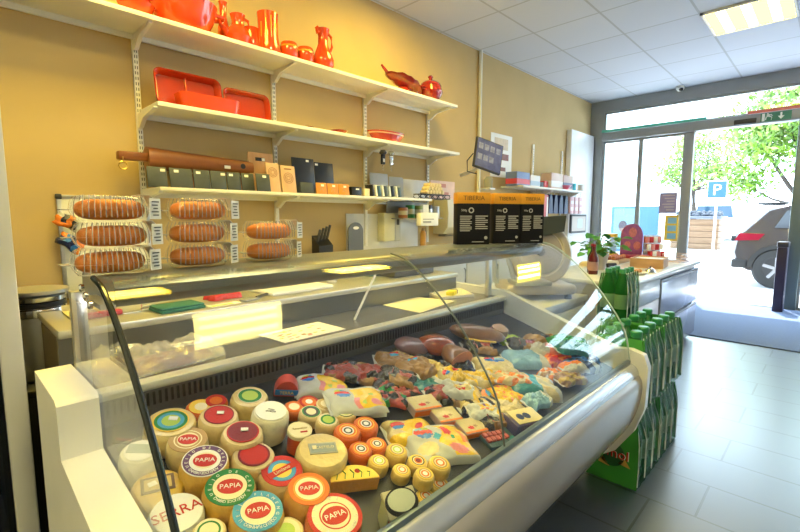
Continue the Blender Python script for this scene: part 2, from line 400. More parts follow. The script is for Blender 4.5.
MB().prism([(2.05, .84), (1.98, .98), (1.62, .97), (1.70, .86)], 'x', -.92, -.86).build('tail_lamp', mat('lamp_red', (.22, .006, .02), .2), car)
MB().lo((-.6, 1.40, 1.50), (.6, 1.78, 1.53), .012).build('roof_spoiler', wa, car)
MB().tube([(-.6, 1.2, 1.55), (-.6, .9, 1.585), (-.6, -.2, 1.585), (-.6, -.5, 1.5)], .016).build('roof_rail', alu, car)
MB().lo((-.925, .7, .93), (-.915, .86, .955), .004).build('door_handle', chrome, car)
m = MB().lo((-.915, .69, .42), (-.906, .70, 1.05)).lo((-.915, -.2, .42), (-.906, -.19, 1.05)); m.build('door_seam', wa, car)
# white van further back
van = thing('van', 'white van parked far behind the parking sign', 'van', (31, 4.65, -.02))
vp = [(-.95, .3), (-1.0, .8), (-.95, 1.25), (-.80, 1.95), (.80, 1.95), (.95, 1.25), (1.0, .8), (.95, .3)]
MB().prism(vp, 'x', -2.2, 2.4).build('body', mat('van_white', (.8, .8, .8), .3), van, 25)
MB().prism([(-.85, 1.25), (-.74, 1.85), (.74, 1.85), (.85, 1.25)], 'x', -2.23, -2.19).build('windscreen', mat('van_glass', (.03, .07, .12), .1), van)
m = MB().lo((-2.24, -.8, .75), (-2.2, -.5, .95), .01).lo((-2.24, .5, .75), (-2.2, .8, .95), .01); m.build('headlamp', chrome, van)
m = MB().lo((-2.25, -.9, .35), (-2.2, .9, .6), .02); m.build('bumper', grey, van)
for cy in (-.85, .85):
    wheel(van, (-1.4, cy, .33), .33, .2) if False else None
    MB().lathe([(0, -.1), (.33, -.1), (.33, .1), (0, .1)], 24, T=Tm(-1.4, cy * 1.02, .33) @ Rx(PI / 2)).build('wheel', mat('tyre', (.02, .02, .02), .7), van)
# planter and low car-like cover
t = thing('planter_box', 'low tan wooden planter box on the pavement left of the parking sign', 'planter', (21.5, 3.98, -.02))
t.scale = (1.3, 1.3, 1.3)
pw = woodmat('planter_wood', (.16, .085, .04), (.22, .13, .07), .6, (2, 2, 20))
m = MB()
for k in range(5): m.lo((-.5, -.62, .0 + k * .184), (.5, .62, k * .184 + .176), .01)
m.build('boards', pw, t)
MB().lo((-.55, -.68, .92), (.55, .68, 1.0), .02).build('rim', mat('planter_rim', (.10, .11, .14), .6), t)
m = MB()
for k in range(60):
    p = Vector((random.uniform(-.45, .45), random.uniform(-.58, .58), 1.0 + random.random() * .12)); m.ball(p, (.09, .09, .06), 6, 4)
m.build('planting', mat('planter_soil', (.05, .06, .08), .8), t)
t = thing('parking_sign', 'blue parking sign with white letter P on a post', 'sign', (15.0, 2.38, -.02))
MB().tube([(0, 0, 0), (0, 0, 2.3)], .03).build('post', alu, t)
b = MB().lo((-.05, -.23, 1.78), (-.03, .23, 2.26), .008).build('plate', mat('sign_white', (.8, .8, .8), .4), t)
MB().lo((-.055, -.21, 1.80), (-.05, .21, 2.24)).build('blue_field', mat('sign_blue', (.015, .08, .26), .4), b)
text_into(MB(), 'P', .42, Tm(-.058, 0, 2.0) @ Rz(-PI / 2) @ Rx(PI / 2), ext=.002).build('letter', mat('sign_white', (.8, .8, .8), .4), b)
# blue advertising panel seen through the shop window
t = thing('street_billboard', 'pale blue advertising panel with a portrait, seen through the shop window', 'billboard', (15.95, 4.75, -.02))
MB().lo((0, -.72, .12), (.12, .72, 1.62), .02).build('panel', mat('ad_blue', (.03, .10, .20), .4), t)
m = MB().lo((-.012, -.05, .2), (0, .62, 1.55)); m.build('poster_sheet', mat('ad_pale', (.10, .18, .20), .5), t)
p = MB().prism([(.05, .25), (.58, .25), (.55, .62), (.42, .74), (.24, .74), (.10, .62)], 'x', -.02, -.012).build('printed_shirt', mat('ad_shirt', (.07, .15, .13), .6), t)
vs = [(.33 + .11 * math.cos(2 * PI * i / 20), .93 + .16 * math.sin(2 * PI * i / 20)) for i in range(20)]
MB().prism(vs, 'x', -.024, -.012).build('printed_face', mat('ad_skin', (.13, .08, .07), .6), t)
vs = [(.33 + .13 * math.cos(PI * (i / 14 * 1.3 - .15)), .98 + .17 * math.sin(PI * (i / 14 * 1.3 - .15))) for i in range(15)]
MB().prism(vs, 'x', -.028, -.012).build('printed_hair', mat('ad_hair', (.04, .03, .04), .6), t)
MB().lo((.02, -.6, 0), (.1, .6, .14)).build('base', grey, t)
# tree
def tree(x, y, H, R, label, n, seed, zb):
    rnd = random.Random(seed)
    t = thing('tree', label, 'tree', (x, y, -.02), 0, 'street trees')
    m = MB().tube([(0, 0, 0), (.05, .03, zb * .6), (0, .1, zb), (.1, .2, H * .8)], [.16, .13, .11, .04], 10)
    cl = []
    for k in range(26):
        a = rnd.random() * 2 * PI; u = rnd.uniform(-.55, 1); rr = R * math.sqrt(max(0, 1 - u * u * .8)) * rnd.uniform(.35, .9)
        cl.append(Vector((rr * math.cos(a), rr * math.sin(a), (H + zb) / 2 + u * (H - zb) / 2)))
        m.tube([(0, .1, zb), cl[-1] * .5 + Vector((0, 0, zb * .4)), cl[-1]], [.05, .03, .01], 5)
    m.build('trunk', mat('bark', (.06, .045, .035), .8), t)
    f = MB()
    for k in range(n):
        c = rnd.choice(cl); p = c + Vector((rnd.gauss(0, .42), rnd.gauss(0, .42), rnd.gauss(0, .26)))
        d = Vector((rnd.uniform(-1, 1), rnd.uniform(-1, 1), rnd.uniform(-1, 1))).normalized(); e = d.orthogonal().normalized(); s = rnd.uniform(.065, .13)
        f.add([p - d * s, p + e * s * .5, p + d * s, p - e * s * .5], [(0, 1, 2, 3)], rnd.choice((0, 0, 1)))
    f.build('foliage', [mat('leaf_lime', (.15, .27, .015), .5), mat('leaf_mid', (.09, .20, .015), .5)], t, fix=False)
tree(17.5, .55, 4.7, 2.3, 'lime-green leafy tree across the street, nearer the parking sign', 11000, 3, 1.55)
tree(27.0, 5.2, 5.4, 2.3, 'pale lime tree farther back, above the white van', 3600, 8, 2.6)
tree(20.5, -6.2, 4.8, 2.2, 'lime-green leafy tree across the street, behind the car roof', 4200, 5, 1.8)

# ------------------------------------------------------------------ the refrigerated counter
XL, XR, XJ = .205, 2.07, 1.03
def spline(pts, n=6):
    P = [Vector((*p, 0)) for p in pts]; P = [P[0] * 2 - P[1]] + P + [P[-1] * 2 - P[-2]]; out = []
    for i in range(1, len(P) - 2):
        for k in range(n):
            t = k / n; a, b, c, d = P[i - 1:i + 3]
            q = .5 * ((2 * b) + (c - a) * t + (2 * a - 5 * b + 4 * c - d) * t * t + (3 * b - a - 3 * c + d) * t ** 3); out.append((q.x, q.y))
    return out + [(P[-2].x, P[-2].y)]
GP = spline([(1.045, 1.126), (.985, 1.113), (.93, 1.083), (.860, 1.03), (.776, .95), (.690, .845), (.628, .74), (.603, .622)])
case = thing('display_counter', 'long refrigerated deli counter with curved glass front and cream end panel', 'display counter', (1.14, 1.1, 0))
inv = Tm(-1.14, -1.1, 0)
def cpart(mb, name, m, parent=None, **k):
    mb.v = [(x - 1.14, y - 1.1, z) for x, y, z in mb.v]; return mb.build(name, m, parent or case, **k)
creamp = mat('cream_panel', (.82, .81, .79), .35, var=.02)
endw = mat('end_white', (.66, .66, .65), .3, var=.02)
cpart(MB().prism([(1.36, .03), (1.36, .88), (1.09, .885), (1.075, .875), (1.07, .765), (.72, .735), (.64, .66), (.60, .58), (.565, .50), (.60, .33), (.72, .14), (.80, .03)], 'x', .131, .203), 'end_panel', creamp)
cpart(MB().prism([(1.90, .03), (1.90, .88), (1.25, .86), (.66, .665), (.60, .67), (.545, .655), (.525, .60), (.53, .42), (.57, .30), (.64, .19), (.76, .10), (.9, .03)], 'x', 2.072, 2.112), 'end_panel', endw)
fp = spline([(.575, .585), (.545, .53), (.555, .42), (.60, .30), (.68, .19), (.78, .12)], 5)
cpart(MB().strip(fp, 'x', .204, 2.071, .02), 'front_panel', mat('taupe_panel', (.38, .35, .345), .22, .15, var=.03))
bp_ = spline([(.598, .610), (.584, .606), (.567, .590), (.560, .565), (.57, .545)], 5)
cpart(MB().strip(bp_, 'x', .204, 2.071, .012), 'bumper_rail', mat('bumper_alu', (.60, .62, .66), .25, .7))
cpart(MB().lo((.204, .596, .555), (2.071, .612, .624), .003), 'glass_channel', mat('channel', (.12, .16, .19), .35, .4))
cpart(MB().lo((.21, .80, .03), (2.06, 1.88, .11)), 'plinth', dark)
deckm = mat('deck_steel', (.035, .036, .04), .4, .3)
cpart(MB().prism([(1.235, .735 + .0044), (.612, .735 - (1.22 - .612) * .165 / .56), (.612, .44), (1.235, .44)], 'x', .206, 2.069), 'deck', deckm)
gm = MB().lo((.206, 1.235, .70), (2.069, 1.25, .822))
for k in range(124): gm.lo((.215 + k * .0149, 1.2325, .765), (.215 + k * .0149 + .0065, 1.236, .800), 0, 1)
cpart(gm, 'vent_grille', [mat('grille', (.14, .14, .15), .4, .4), black])
cpart(MB().lo((.206, 1.222, .808), (2.069, 1.268, .832), .006), 'shelf_rail', mat('rail_cream', (.62, .62, .52), .3, .3))
cpart(MB().lo((.206, 1.26, .80), (2.069, 1.555, .826)), 'rear_shelf', mat('shelf_steel', (.34, .34, .33), .25, .85, scale=2))
cpart(MB().lo((.206, 1.555, .11), (2.069, 1.575, .905)), 'riser', mat('riser_steel', (.17, .175, .18), .3, .7, scale=5, var=.25))
cpart(MB().lo((.206, 1.54, .905), (2.069, 1.90, .93), .006), 'worktop', mat('worktop_steel', (.55, .54, .48), .3, .6))
cpart(MB().lo((.21, 1.58, .11), (2.065, 1.88, .90)), 'body', mat('case_back', (.05, .05, .055), .4))
hood = [(1.045, 1.118), (1.06, 1.124), (1.30, 1.124), (1.33, 1.11), (1.335, 1.08), (1.31, 1.062), (1.09, 1.058), (1.055, 1.066), (1.035, 1.085), (1.033, 1.105)]
cpart(MB().prism(hood, 'x', .236, 2.085), 'canopy', mat('canopy_grey', (.19, .205, .215), .28, .45, var=.03))
for x in (.222, 2.05):
    cpart(MB().lo((x - .016, 1.31, .826), (x + .016, 1.335, 1.07), .004), 'canopy_post', alu)
cpart(MB().tube([(1.17, 1.40, .826), (1.225, 1.30, 1.065)], .005, 8), 'divider_rod', paper)
for a, b in ((.206, XJ - .0015), (XJ + .0015, 2.069)):
    cpart(MB().strip(GP, 'x', a, b, .006), 'front_glass', glass)
ends = [(1.335, .83), (1.335, 1.06)] + [(y, z - .002) for y, z in GP] + [(.66, .60)]
def endglass(x, back):
    poly = [(1.335, .832)] + [(1.335, 1.056), (1.03, 1.056)] + [(y + .004, z - .006) for y, z in GP[6:]] + [(.64, .575), (1.22, .752)]
    return MB().prism(poly, 'x', x - .003, x + .003)
cpart(endglass(.209, 0), 'side_glass', glass); cpart(endglass(2.066, 0), 'side_glass', glass)
cpart(MB().tube([(.203, y - .002, z + .004) for y, z in GP], .0058, 10), 'edge_seal', mat('seal_black', (.015, .02, .025), .2))
em = film('glass_edge', (.75, .85, .82), .1, 1.6, 1, .45, (.62, .74, .72))
cpart(MB().tube([(2.071, y - .002, z + .003) for y, z in GP], .0035, 6), 'edge_trim', em)
cpart(MB().tube([(XJ, y - .002, z + .004) for y, z in GP], .003, 6), 'joint_strip', mat('joint', (.10, .12, .12), .3))
m = MB()
pl = cpart(MB().lo((.212, 1.05, 1.062), (.24, 1.20, 1.074), .002), 'clamp_plate', alu)
for k in range(3): cpart(MB().lathe([(0, -.006), (.008, -.006), (.009, 0), (.006, .003), (0, .003)], 12, T=Tm(.200, 1.155 - k * .035, 1.098 - k * .014) @ Ry(-PI / 2)), 'clamp_bolt', chrome)

cpart(MB().tube([(.25, 1.19, 1.049), (2.03, 1.19, 1.049)], .0065, 10), 'added_fill_light', lampmat('fill_tube', (1, .96, .88), 10.0))  # added tube, hidden under the canopy, to brighten the goods on the deck

# ------------------------------------------------------------------ cheese and goods on the deck
def rind(R, h, seed=0, n=40, dome=.0):
    rnd = random.Random(seed); ph = [rnd.random() * 6 for _ in range(5)]
    def wob(a, z):
        k = max(0, 1 - abs(z / h - .45) * 1.2)
        return 1 + .006 * k * (math.sin(9 * a + ph[0]) + math.sin(17 * a + ph[1]) + .6 * math.sin(29 * a + ph[2]))
    pr = [(0, 0), (R * .80, 0), (R * .93, h * .06), (R * .99, h * .22), (R, h * .5), (R * .99, h * .75), (R * .95, h * .90), (R * .87, h * .98), (R * .7, h), (0, h + dome)]
    return MB().lathe(pr, n, wob=wob)
def rings(mb, rr, z, n=36, sx=1, sy=1, zt=.0012):
    prev = 0; prof = [(0, z)]; ms = []
    for r, k in rr: prof.append((r, z)); ms.append(k)
    prof = [(r, zz) for r, zz in prof]
    prof.append((rr[-1][0], z - zt)); ms.append(rr[-1][1])
    return mb.lathe(prof, n, ms, sx=sx, sy=sy)
LM = [red, cream, paper, green, blue, sky, purple, kraft, orange, yellow, lime, dred, gold, dark]
RD, CR, WH, GN, BL, SK, PU, KR, OR, YE, LI, DR, GO, DK = range(14)
wax = {}
def waxm(nm, col): 
    return mat('wax_' + nm, col, .28, var=.16, scale=55, coat=.35, bump=.35)
WX = dict(pale=(.68, .52, .22), yel=(.66, .38, .06), ivory=(.66, .52, .28), gold=(.62, .30, .05), redor=(.52, .12, .03), white=(.72, .68, .52), deep=(.68, .44, .06))
SEED = [0]
def cheese(px, py, w, h, label, wx, rr, txt=None, ring=None, rz=.35, tag_=False, name='round_cheese', lift=0, tcol=WH, ts=.3, shape=None, fr=1., group='cheeses on the counter deck', R=None):
    SEED[0] += 1
    top = onD(px, py, h + lift)
    if R is None: R = (onD(px + w / 2, py, h + lift) - onD(px - w / 2, py, h + lift)).length / 2
    base = top - DN * h
    t = thing(name, label, 'cheese', base, VR + rz, group, True)
    rind(R, h, SEED[0], dome=.001).build('rind', waxm(wx, WX[wx]), t)
    lab = None
    if rr:
        r2 = [(a * R * fr, k) for a, k in rr]
        lab = rings(MB(), r2, h + .0022).build('paper_label', LM, t)
        if shape == 'oval':   # red oval heart of the house label
            o = MB(); vs = [(R * .47 * math.cos(2 * PI * i / 28), R * .36 * math.sin(2 * PI * i / 28)) for i in range(28)]
            o.prism(vs, 'z', h + .0022, h + .0028, RD); o.build('oval_badge', LM, lab)
    if txt:
        o = MB(); ls = txt.split('\n')
        for i, l in enumerate(ls):
            sz = R * ts * (1 if i == len(ls) - 1 else .55)
            text_into(o, l, sz, Tm(0, ((len(ls) - 1) / 2 - i) * R * ts * .75, h + .0032), ext=.0003)
        if ring: ring_text(o, ring, R * .72 * fr, R * .17, h + .0028, PI * 1.25, -PI * .25)
        if ring:
            ring_text(o, ring[::-1], R * .72 * fr, R * .17, h + .0028, PI * 1.3, PI * 1.7)
        o.build('lettering', LM[tcol], lab or t, fix=False)
    if tag_:
        MB().box((R * .06, R * .08, h + .0045), (R * .34, R * .22, .002), .0005).build('price_tag', paper, t)
    return t
HB = [(.48, RD), (.62, CR)]
cheese(171, 421, 54, .066, 'ivory cheese wheel with blue-green-yellow label, left of the mauve-topped one at the back', 'pale', [(.35, LI), (.5, SK), (.62, GN), (.68, YE)], rz=.2, tag_=True)
cheese(188, 440, 43, .060, 'cream cheese with brown kraft label and red oval, behind the mauve-labelled cheese', 'ivory', [(.50, CR), (.60, KR), (.66, CR), (.90, KR)], 'PAPIA', None, .3, shape='oval')
cheese(205, 461, 51, .064, 'golden cheese with mauve ring label and red oval', 'yel', [(.46, CR), (.62, WH), (.66, PU), (.86, PU), (.9, WH)], 'PAPIA', 'QUEIJO DE OVELHA', .3, shape='oval', tcol=WH)
cheese(230, 487, 55, .066, 'golden cheese with green ring label and red oval', 'yel', [(.62, CR), (.66, GN), (.90, GN)], 'PAPIA', 'QUEIJO DE CABRA', .35, shape='oval')
cheese(258, 511, 56, .064, 'golden cheese with sky-blue ring label and red oval', 'yel', [(.62, CR), (.66, SK), (.90, SK)], 'PAPIA', 'QUEIJO FLAMENGO', .45, shape='oval')
cheese(335, 516, 58, .062, 'cheese with red and cream ring label at the front edge of the deck', 'redor', [(.50, CR), (.55, RD), (.60, CR), (.80, CR), (.84, RD), (.95, RD)], 'PAPIA', 'QUEIJO DE VACA', .6, shape='oval')
cheese(309, 489, 47, .064, 'golden cheese with orange ring label and red oval', 'gold', [(.60, CR), (.64, OR), (.66, YE), (.88, OR)], 'PAPIA', None, .35, shape='oval')
cheese(282, 471, 46, .052, 'cheese with round blue, yellow and red label crossed by a red band', 'ivory', [(.42, YE), (.56, SK), (.62, BL), (.90, RD)], None, None, .6)
cheese(323, 449, 53, .064, 'large pale yellow cheese wheel with rectangular grey label', 'pale', None)
CH_RECT = (323, 449)
cheese(254, 455, 45, .058, 'pale cheese with plain glossy red round label, beside the golden ones', 'ivory', [(.62, RD), (.72, DR)], None, None, .3)
cheese(219, 415, 42, .072, 'tall pale cheese with red label and white price tag, by the vent grille', 'ivory', [(.66, RD), (.72, DR)], None, None, .3, True)
cheese(243, 432, 44, .070, 'tall pale cheese with dark crimson label and white price tag', 'ivory', [(.68, DR), (.74, RD)], None, None, .3, True)
cheese(250, 396, 39, .066, 'ivory cheese with small green label under the vent grille', 'pale', [(.42, LI), (.60, GN), (.64, CR)], None, None, .3)
cheese(271, 411, 39, .080, 'tall white cheese wrapped in film with white label and thin dark print', 'white', [(.8, WH)], 'Fresco\nqueijo', None, .1, tcol=DK, ts=.22)
cheese(140, 451, 42, .070, 'film-wrapped white cheese tub beside the left end glass', 'white', [(.75, WH)], None, None, .2)
cheese(158, 486, 54, .040, 'shiny yellow cheese with square brown label by the left end glass', 'deep', None)
cheese(177, 513, 58, .056, 'white-waxed cheese with large red capital lettering across its top', 'white', [(.88, WH)], 'SERRA', None, .75, tcol=RD, ts=.62, fr=1.)
cheese(209, 531, 38, .052, 'small pale cheese with green-edged label at the bottom front corner', 'ivory', [(.5, CR), (.62, GN), (.75, CR)], None, None, .3)
cheese(286, 531, 40, .045, 'pale cheese with pale green label between the sky-blue and red ring labels', 'ivory', [(.45, LI), (.7, CR)], None, None, .3)
# extra prints on the two rectangular labels, the banded label and the tub
def child_of(lab): 
    for o in COL.objects:
        if o.get('label') == lab: return o
t = child_of('large pale yellow cheese wheel with rectangular grey label'); h = .064; R = .045
o = MB().lo((-.034, -.017, h + .001), (.034, .019, h + .0028), .0005).build('paper_label', mat('label_grey', (.36, .36, .30), .5), t)
m = MB().lo((-.030, -.013, h + .0028), (.030, .015, h + .0032)); o2 = m.build('label_panel', mat('label_greyblue', (.24, .28, .29), .5), o)
m = MB(); text_into(m, 'CASTELO', .011, Tm(.004, .002, h + .0036)); m.lo((-.026, -.002, h + .0032), (-.016, .010, h + .004)); m.build('lettering', cream, o2, fix=False)
t = child_of('shiny yellow cheese with square brown label by the left end glass'); h = .040
o = MB().box((0, .004, h + .0022), (.062, .042, .0016), .0004, T=Rz(.2)).build('paper_label', mat('label_brown', (.13, .07, .03), .5), t)
m = MB().box((0, .004, h + .0032), (.050, .030, .0008), T=Rz(.2)).build('label_panel', gold, o)
MB().box((-.008, .008, h + .004), (.016, .012, .001), T=Rz(.5)).build('price_tag', paper, t)
t = child_of('cheese with round blue, yellow and red label crossed by a red band'); h = .052
lab = [c for c in t.children if c.name.startswith('paper_label')][0]
MB().box((0, 0, h + .0028), (.072, .016, .0008), T=Rz(.25)).build('red_band', red, lab)
text_into(MB(), 'Limiano', .013, Tm(0, 0, h + .0035) @ Rz(.25)).build('lettering', cream, lab, fix=False)
t = child_of('film-wrapped white cheese tub beside the left end glass'); h = .07
MB().box((0, .004, h + .003), (.05, .026, .001)).build('tub_print', mat('print_green', (.25, .33, .28), .5), t)
m = MB()
SEED[0] += 1
# red carton with the cheese knife mark behind the tub
t = thing('plastic_tag', 'small red and black shelf tag at the left back corner of the deck', 'tag', onD(124, 441, .004), VR + .2, None, True)
MB().lo((-.022, -.012, 0), (.022, .012, .004), .001).build('card', black, t); text_into(MB(), 'Novo', .015, Tm(0, 0, .0045)).build('lettering', red, t, fix=False)

# cup with white lid and red body
top = onD(300, 429, .062); t = thing('cheese_tub', 'red tub with round white lid lettered in green and red', 'cheese tub', top - DN * .062, VR + .3, None, True)
R = .029
MB().lathe([(0, 0), (R * .88, 0), (R * .98, .046), (R, .05), (0, .05)], 32).build('tub', mat('tub_red', (.55, .08, .03), .35), t)
l = MB().lathe([(0, .05), (R * 1.06, .05), (R * 1.08, .060), (R * 1.0, .062), (R * .95, .0605), (0, .0605)], 32).build('lid', cream, t)
text_into(MB(), 'Requeijao', .0095, Tm(0, .004, .0615) @ Rz(.15)).build('lettering', gold, l, fix=False)
MB().box((.008, -.01, .0612), (.018, .005, .0006), T=Rz(.15)).build('lid_print', red, l)
# red dome wedge with blue band
top = onD(286, 394, 0); t = thing('cheese_wedge', 'red domed half cheese with blue and yellow banner, leaning by the vent grille', 'cheese', top, VR + .25, None, True)
vs = [(.036 * math.cos(PI * i / 16), .052 * math.sin(PI * i / 16)) for i in range(17)]
MB().prism(vs, 'y', -.012, .03).build('rind', mat('wax_red', (.58, .08, .06), .3), t)
b = MB().lo((-.034, -.016, .006), (.034, -.0125, .024), .001).build('banner', blue, t)
text_into(MB(), 'TERRA', .014, Tm(0, -.0165, .0145) @ Rx(PI / 2)).build('lettering', yellow, b, fix=False)
# mini cheeses
def mini(px, py, w, h, label, wx, rr, lift=0, grp='small cheeses'):
    return cheese(px, py, w, h, label, wx, rr, None, None, random.random(), name='small_cheese', lift=lift, group=grp)
WX['orange'] = (.68, .13, .01); WX['roll'] = (.66, .46, .11)
mini(201, 407, 32, .038, 'orange cheese with white price tag behind the tall red-labelled one', 'orange', [(.4, CR), (.75, YE), (.8, OR)])
mini(216, 401, 26, .040, 'orange cheese in crinkled film left of the green-labelled ivory wheel', 'orange', [(.5, OR), (.8, RD)])
mini(311, 412, 24, .036, 'small beige cheese with dark green round label behind the red tub', 'ivory', [(.42, CR), (.62, DK), (.75, GN), (.8, CR)])
mini(326, 404, 22, .034, 'small beige cheese with faint grey label, highest of the beige pair', 'ivory', [(.5, CR), (.75, GO)])
mini(328, 420, 24, .038, 'small cheese with yellow-green flower label behind the orange pair', 'pale', [(.45, LI), (.62, GN), (.8, CR)])
mini(345, 411, 24, .046, 'small pale cheese with green squiggle label beside the white pouch stack', 'pale', [(.55, LI), (.7, CR), (.75, GN)])
mini(309, 402, 24, .030, 'orange-labelled flat cheese behind the dark green label', 'orange', [(.3, WH), (.6, OR), (.8, RD)])
mini(294, 407, 22, .028, 'pink-orange flat cheese between tall white cheese and orange label', 'redor', [(.5, CR), (.8, OR)])
for px, py, w, lab, li in ((348, 431, 28, 'orange round terrine topped with white slices, left of its pair', 0), (366, 424, 26, 'orange round terrine topped with seeds, right of its pair', 0),
                       (361, 449, 24, 'flat orange terrine below the orange pair', -.008), (377, 444, 22, 'flat orange terrine nearest the yellow pouch', -.008)):
    mini(px, py, w, .044 + li, lab, 'orange', [(.2, WH), (.32, DK), (.42, WH), (.55, OR), (.62, YE), (.8, OR)], grp='orange terrines')
for px, py, w, h, lab, li in ((379, 461, 21, .034, 'small filled cheese roll with green herbs in front of the flat orange terrine', 0), (397, 450, 22, .038, 'small filled cheese roll with herbs beside the yellow pouch', 0),
                          (402, 470, 19, .030, 'low cheese roll half hidden behind the grey-green wedge', 0), (418, 461, 20, .034, 'small cheese roll with dark filling beside the white pouch', 0),
                          (440, 484, 21, .030, 'lower cheese roll of the taller stack at the front glass', 0), (440, 463, 22, .034, 'upper cheese roll with red filling on top of the taller stack', .031),
                          (426, 496, 20, .028, 'lower cheese roll by the wedge at the front glass', 0), (425, 474, 20, .034, 'upper cheese roll with orange filling beside the wedge', .029)):
    mini(px, py, w, h, lab, 'roll', [(.25, DR if 'dark' in lab else WH), (.4, LI if 'herbs' in lab else OR), (.5, CR), (.62, DK if 'dark' in lab else KR), (.74, YE)], li, 'filled cheese rolls')
# yellow paper-topped half moon and the banded wedge at the glass
top = onD(352, 488, 0); t = thing('cheese_wedge', 'half-moon cheese under yellow printed paper with a red dot', 'cheese', top, VR + .35, None, True)
vs = [(.060 * math.cos(PI * i / 18), -.012 + .046 * math.sin(PI * i / 18)) for i in range(19)]
MB().prism(vs, 'z', 0, .036).build('rind', waxm('gold', WX['gold']), t)
l = MB().prism([(x * .97, y * .97 + .001) for x, y in vs], 'z', .036, .0372).build('paper_label', yellow, t)
m = MB().lathe([(0, 0), (.007, 0)], 16, T=Tm(.01, .014, .0376)); m.build('red_dot', red, l, fix=False)
m = MB()
for k in range(5): m.tube([(-.045 + k * .02, -.006, .0375), (-.04 + k * .02, .008, .0378), (-.047 + k * .02, .02 if k in (1, 2, 3) else .010, .0375)], .0012, 5)
m.build('leaf_print', green, l)
top = onD(394, 526, 0); t = thing('cheese_wedge', 'tall pale wedge with black-rimmed white label, standing at the front glass', 'cheese', top, VR + .5, None, True)
t.scale = (1.12, 1.12, 1.12)
vs = [(-.036, -.02), (.036, -.02), (.028, .025), (-.022, .03)]
MB().prism(vs, 'z', 0, .058).build('cut_face', mat('wedge_green', (.40, .42, .26), .35), t)
T_ = Tm(0, -.004, .066) @ Rx(.42)
MB().lo((-.036, -.026, -.008), (.036, .026, 0), .003, T=T_).build('crust', mat('wedge_crust', (.50, .46, .30), .5), t)
l = MB().prism([(.036 * math.cos(2 * PI * i / 28), .027 * math.sin(2 * PI * i / 28)) for i in range(28)], 'z', 0, .0015, T=T_).build('paper_label', black, t)
MB().prism([(.030 * math.cos(2 * PI * i / 24), .003 + .021 * math.sin(2 * PI * i / 24)) for i in range(24)], 'z', .0015, .0025, T=T_).build('label_panel', mat('label_mint', (.60, .64, .50), .5), l)
MB().lo((-.034, -.0215, .006), (-.020, -.0205, .05), .0005).build('side_film', mat('film_red', (.45, .10, .06), .3), t)

# ------------------------------------------------------------------ pouches, packs and meats
def pillow(w, l, h, cf, seed=0, nu=40, nv=30, rough=.10, ex=.34, flat=0):
    rnd = random.Random(seed); ph = [rnd.random() * 6.28 for _ in range(8)]
    def top(u, v):
        a = max(0, 1 - abs(2 * u - 1) ** 3.5) ** ex; b = max(0, 1 - abs(2 * v - 1) ** 3.5) ** ex
        k = a * b
        wv = (math.sin(13 * u + 5 * v + ph[0]) + math.sin(7 * u - 15 * v + ph[1]) + .7 * math.sin(25 * u + 19 * v + ph[2]) + .5 * math.sin(41 * u - 33 * v + ph[3])) / 3
        z = h * k * (1 + rough * wv) + .0015
        return ((u - .5) * w + .004 * math.sin(11 * v + ph[4]), (v - .5) * l + .004 * math.sin(9 * u + ph[5]), z)
    def bot(u, v):
        p = top(u, v); e = u in (0, 1) or v in (0, 1)
        return (p[0], p[1], p[2] if e else 0.0)
    mb = MB(); mb.grid(top, nu, nv, cf); mb.grid(bot, nu, nv, lambda u, v: 0); return mb
def pm(n, c, r=.22, var=.12, b=.5): return mat('pouch_' + n, c, r, var=var, scale=45, bump=b, coat=.35)
PM = [film('pouch_white', (.9, .9, .9), .18, 1.5, 1, .80, (.62, .63, .60), .5), pm('yellow', (.80, .50, .015)), pm('pink', (.74, .24, .22)), pm('red', (.62, .03, .02)), pm('blue', (.03, .16, .52)), pm('lime', (.38, .52, .06)), pm('orange', (.82, .22, .02)), pm('cream', (.64, .52, .26)), pm('kraft', (.28, .15, .045), .4, .3), pm('black', (.02, .018, .018)), pm('teal', (.02, .17, .19)),
      pm('sky', (.22, .42, .60)), pm('navy', (.012, .02, .09)), pm('purple', (.18, .07, .22)), pm('gold', (.50, .36, .08)), pm('green', (.02, .24, .06)), pm('cured', (.30, .035, .02), .3, .45), pm('azure', (.05, .33, .52))]
W_, Y_, P_, R_, B_, L_, O_, C_, K_, X_, T_, S_, N_, V_, G_, GR_, M_, SK_ = range(18)
def ell(u, v, cx, cy, rx, ry): return ((u - cx) / rx) ** 2 + ((v - cy) / ry) ** 2 < 1
def cf_slices(u, v):
    if ell(u, v, .24, .66, .13, .17): return R_ if abs(v - .68) < .055 else (B_ if v < .62 else (L_ if u < .25 else SK_))
    if u > .42 and v < .85 and v > .1:
        if ell(u, v, .62, .3, .04, .06) or ell(u, v, .75, .55, .05, .06): return L_
        if u < .52 and v < .5: return P_
        if ell(u, v, .84, .25, .1, .12): return P_
        return Y_
    return W_
def cf_yellow(u, v):
    if ell(u, v, .22, .66, .14, .2): return R_ if abs(v - .68) < .07 else (B_ if v < .6 else L_)
    if ell(u, v, .68, .55, .1, .13): return R_
    if ell(u, v, .66, .40, .04, .06): return GR_
    return Y_ if u > .34 + .12 * math.sin(9 * v) or v < .3 else C_
def cf_big(u, v):
    if ell(u, v, .30, .74, .13, .17): return R_ if abs(v - .75 + (u - .3) * .5) < .06 else (B_ if v < .72 else (L_ if u > .33 else S_))
    if ell(u, v, .45, .55, .07, .07): return SK_
    if ell(u, v, .66, .70, .07, .12): return R_
    if ell(u, v, .70, .52, .025, .06): return GR_
    if u > .52 + .07 * math.sin(11 * v) and .08 < v < .86:
        if ell(u, v, .70, .22, .14, .12): return P_
        return O_ if (u > .82 and v > .35 and math.sin(20 * u + 7 * v) > .1) else Y_
    if ell(u, v, .24, .34, .16, .16): return C_
    return W_
def cf_kraft(u, v):
    if .36 < u < .60 and .55 < v < .72: return R_ if v > .66 else SK_
    if .2 < u < .8 and .76 < v < .82: return G_
    return K_
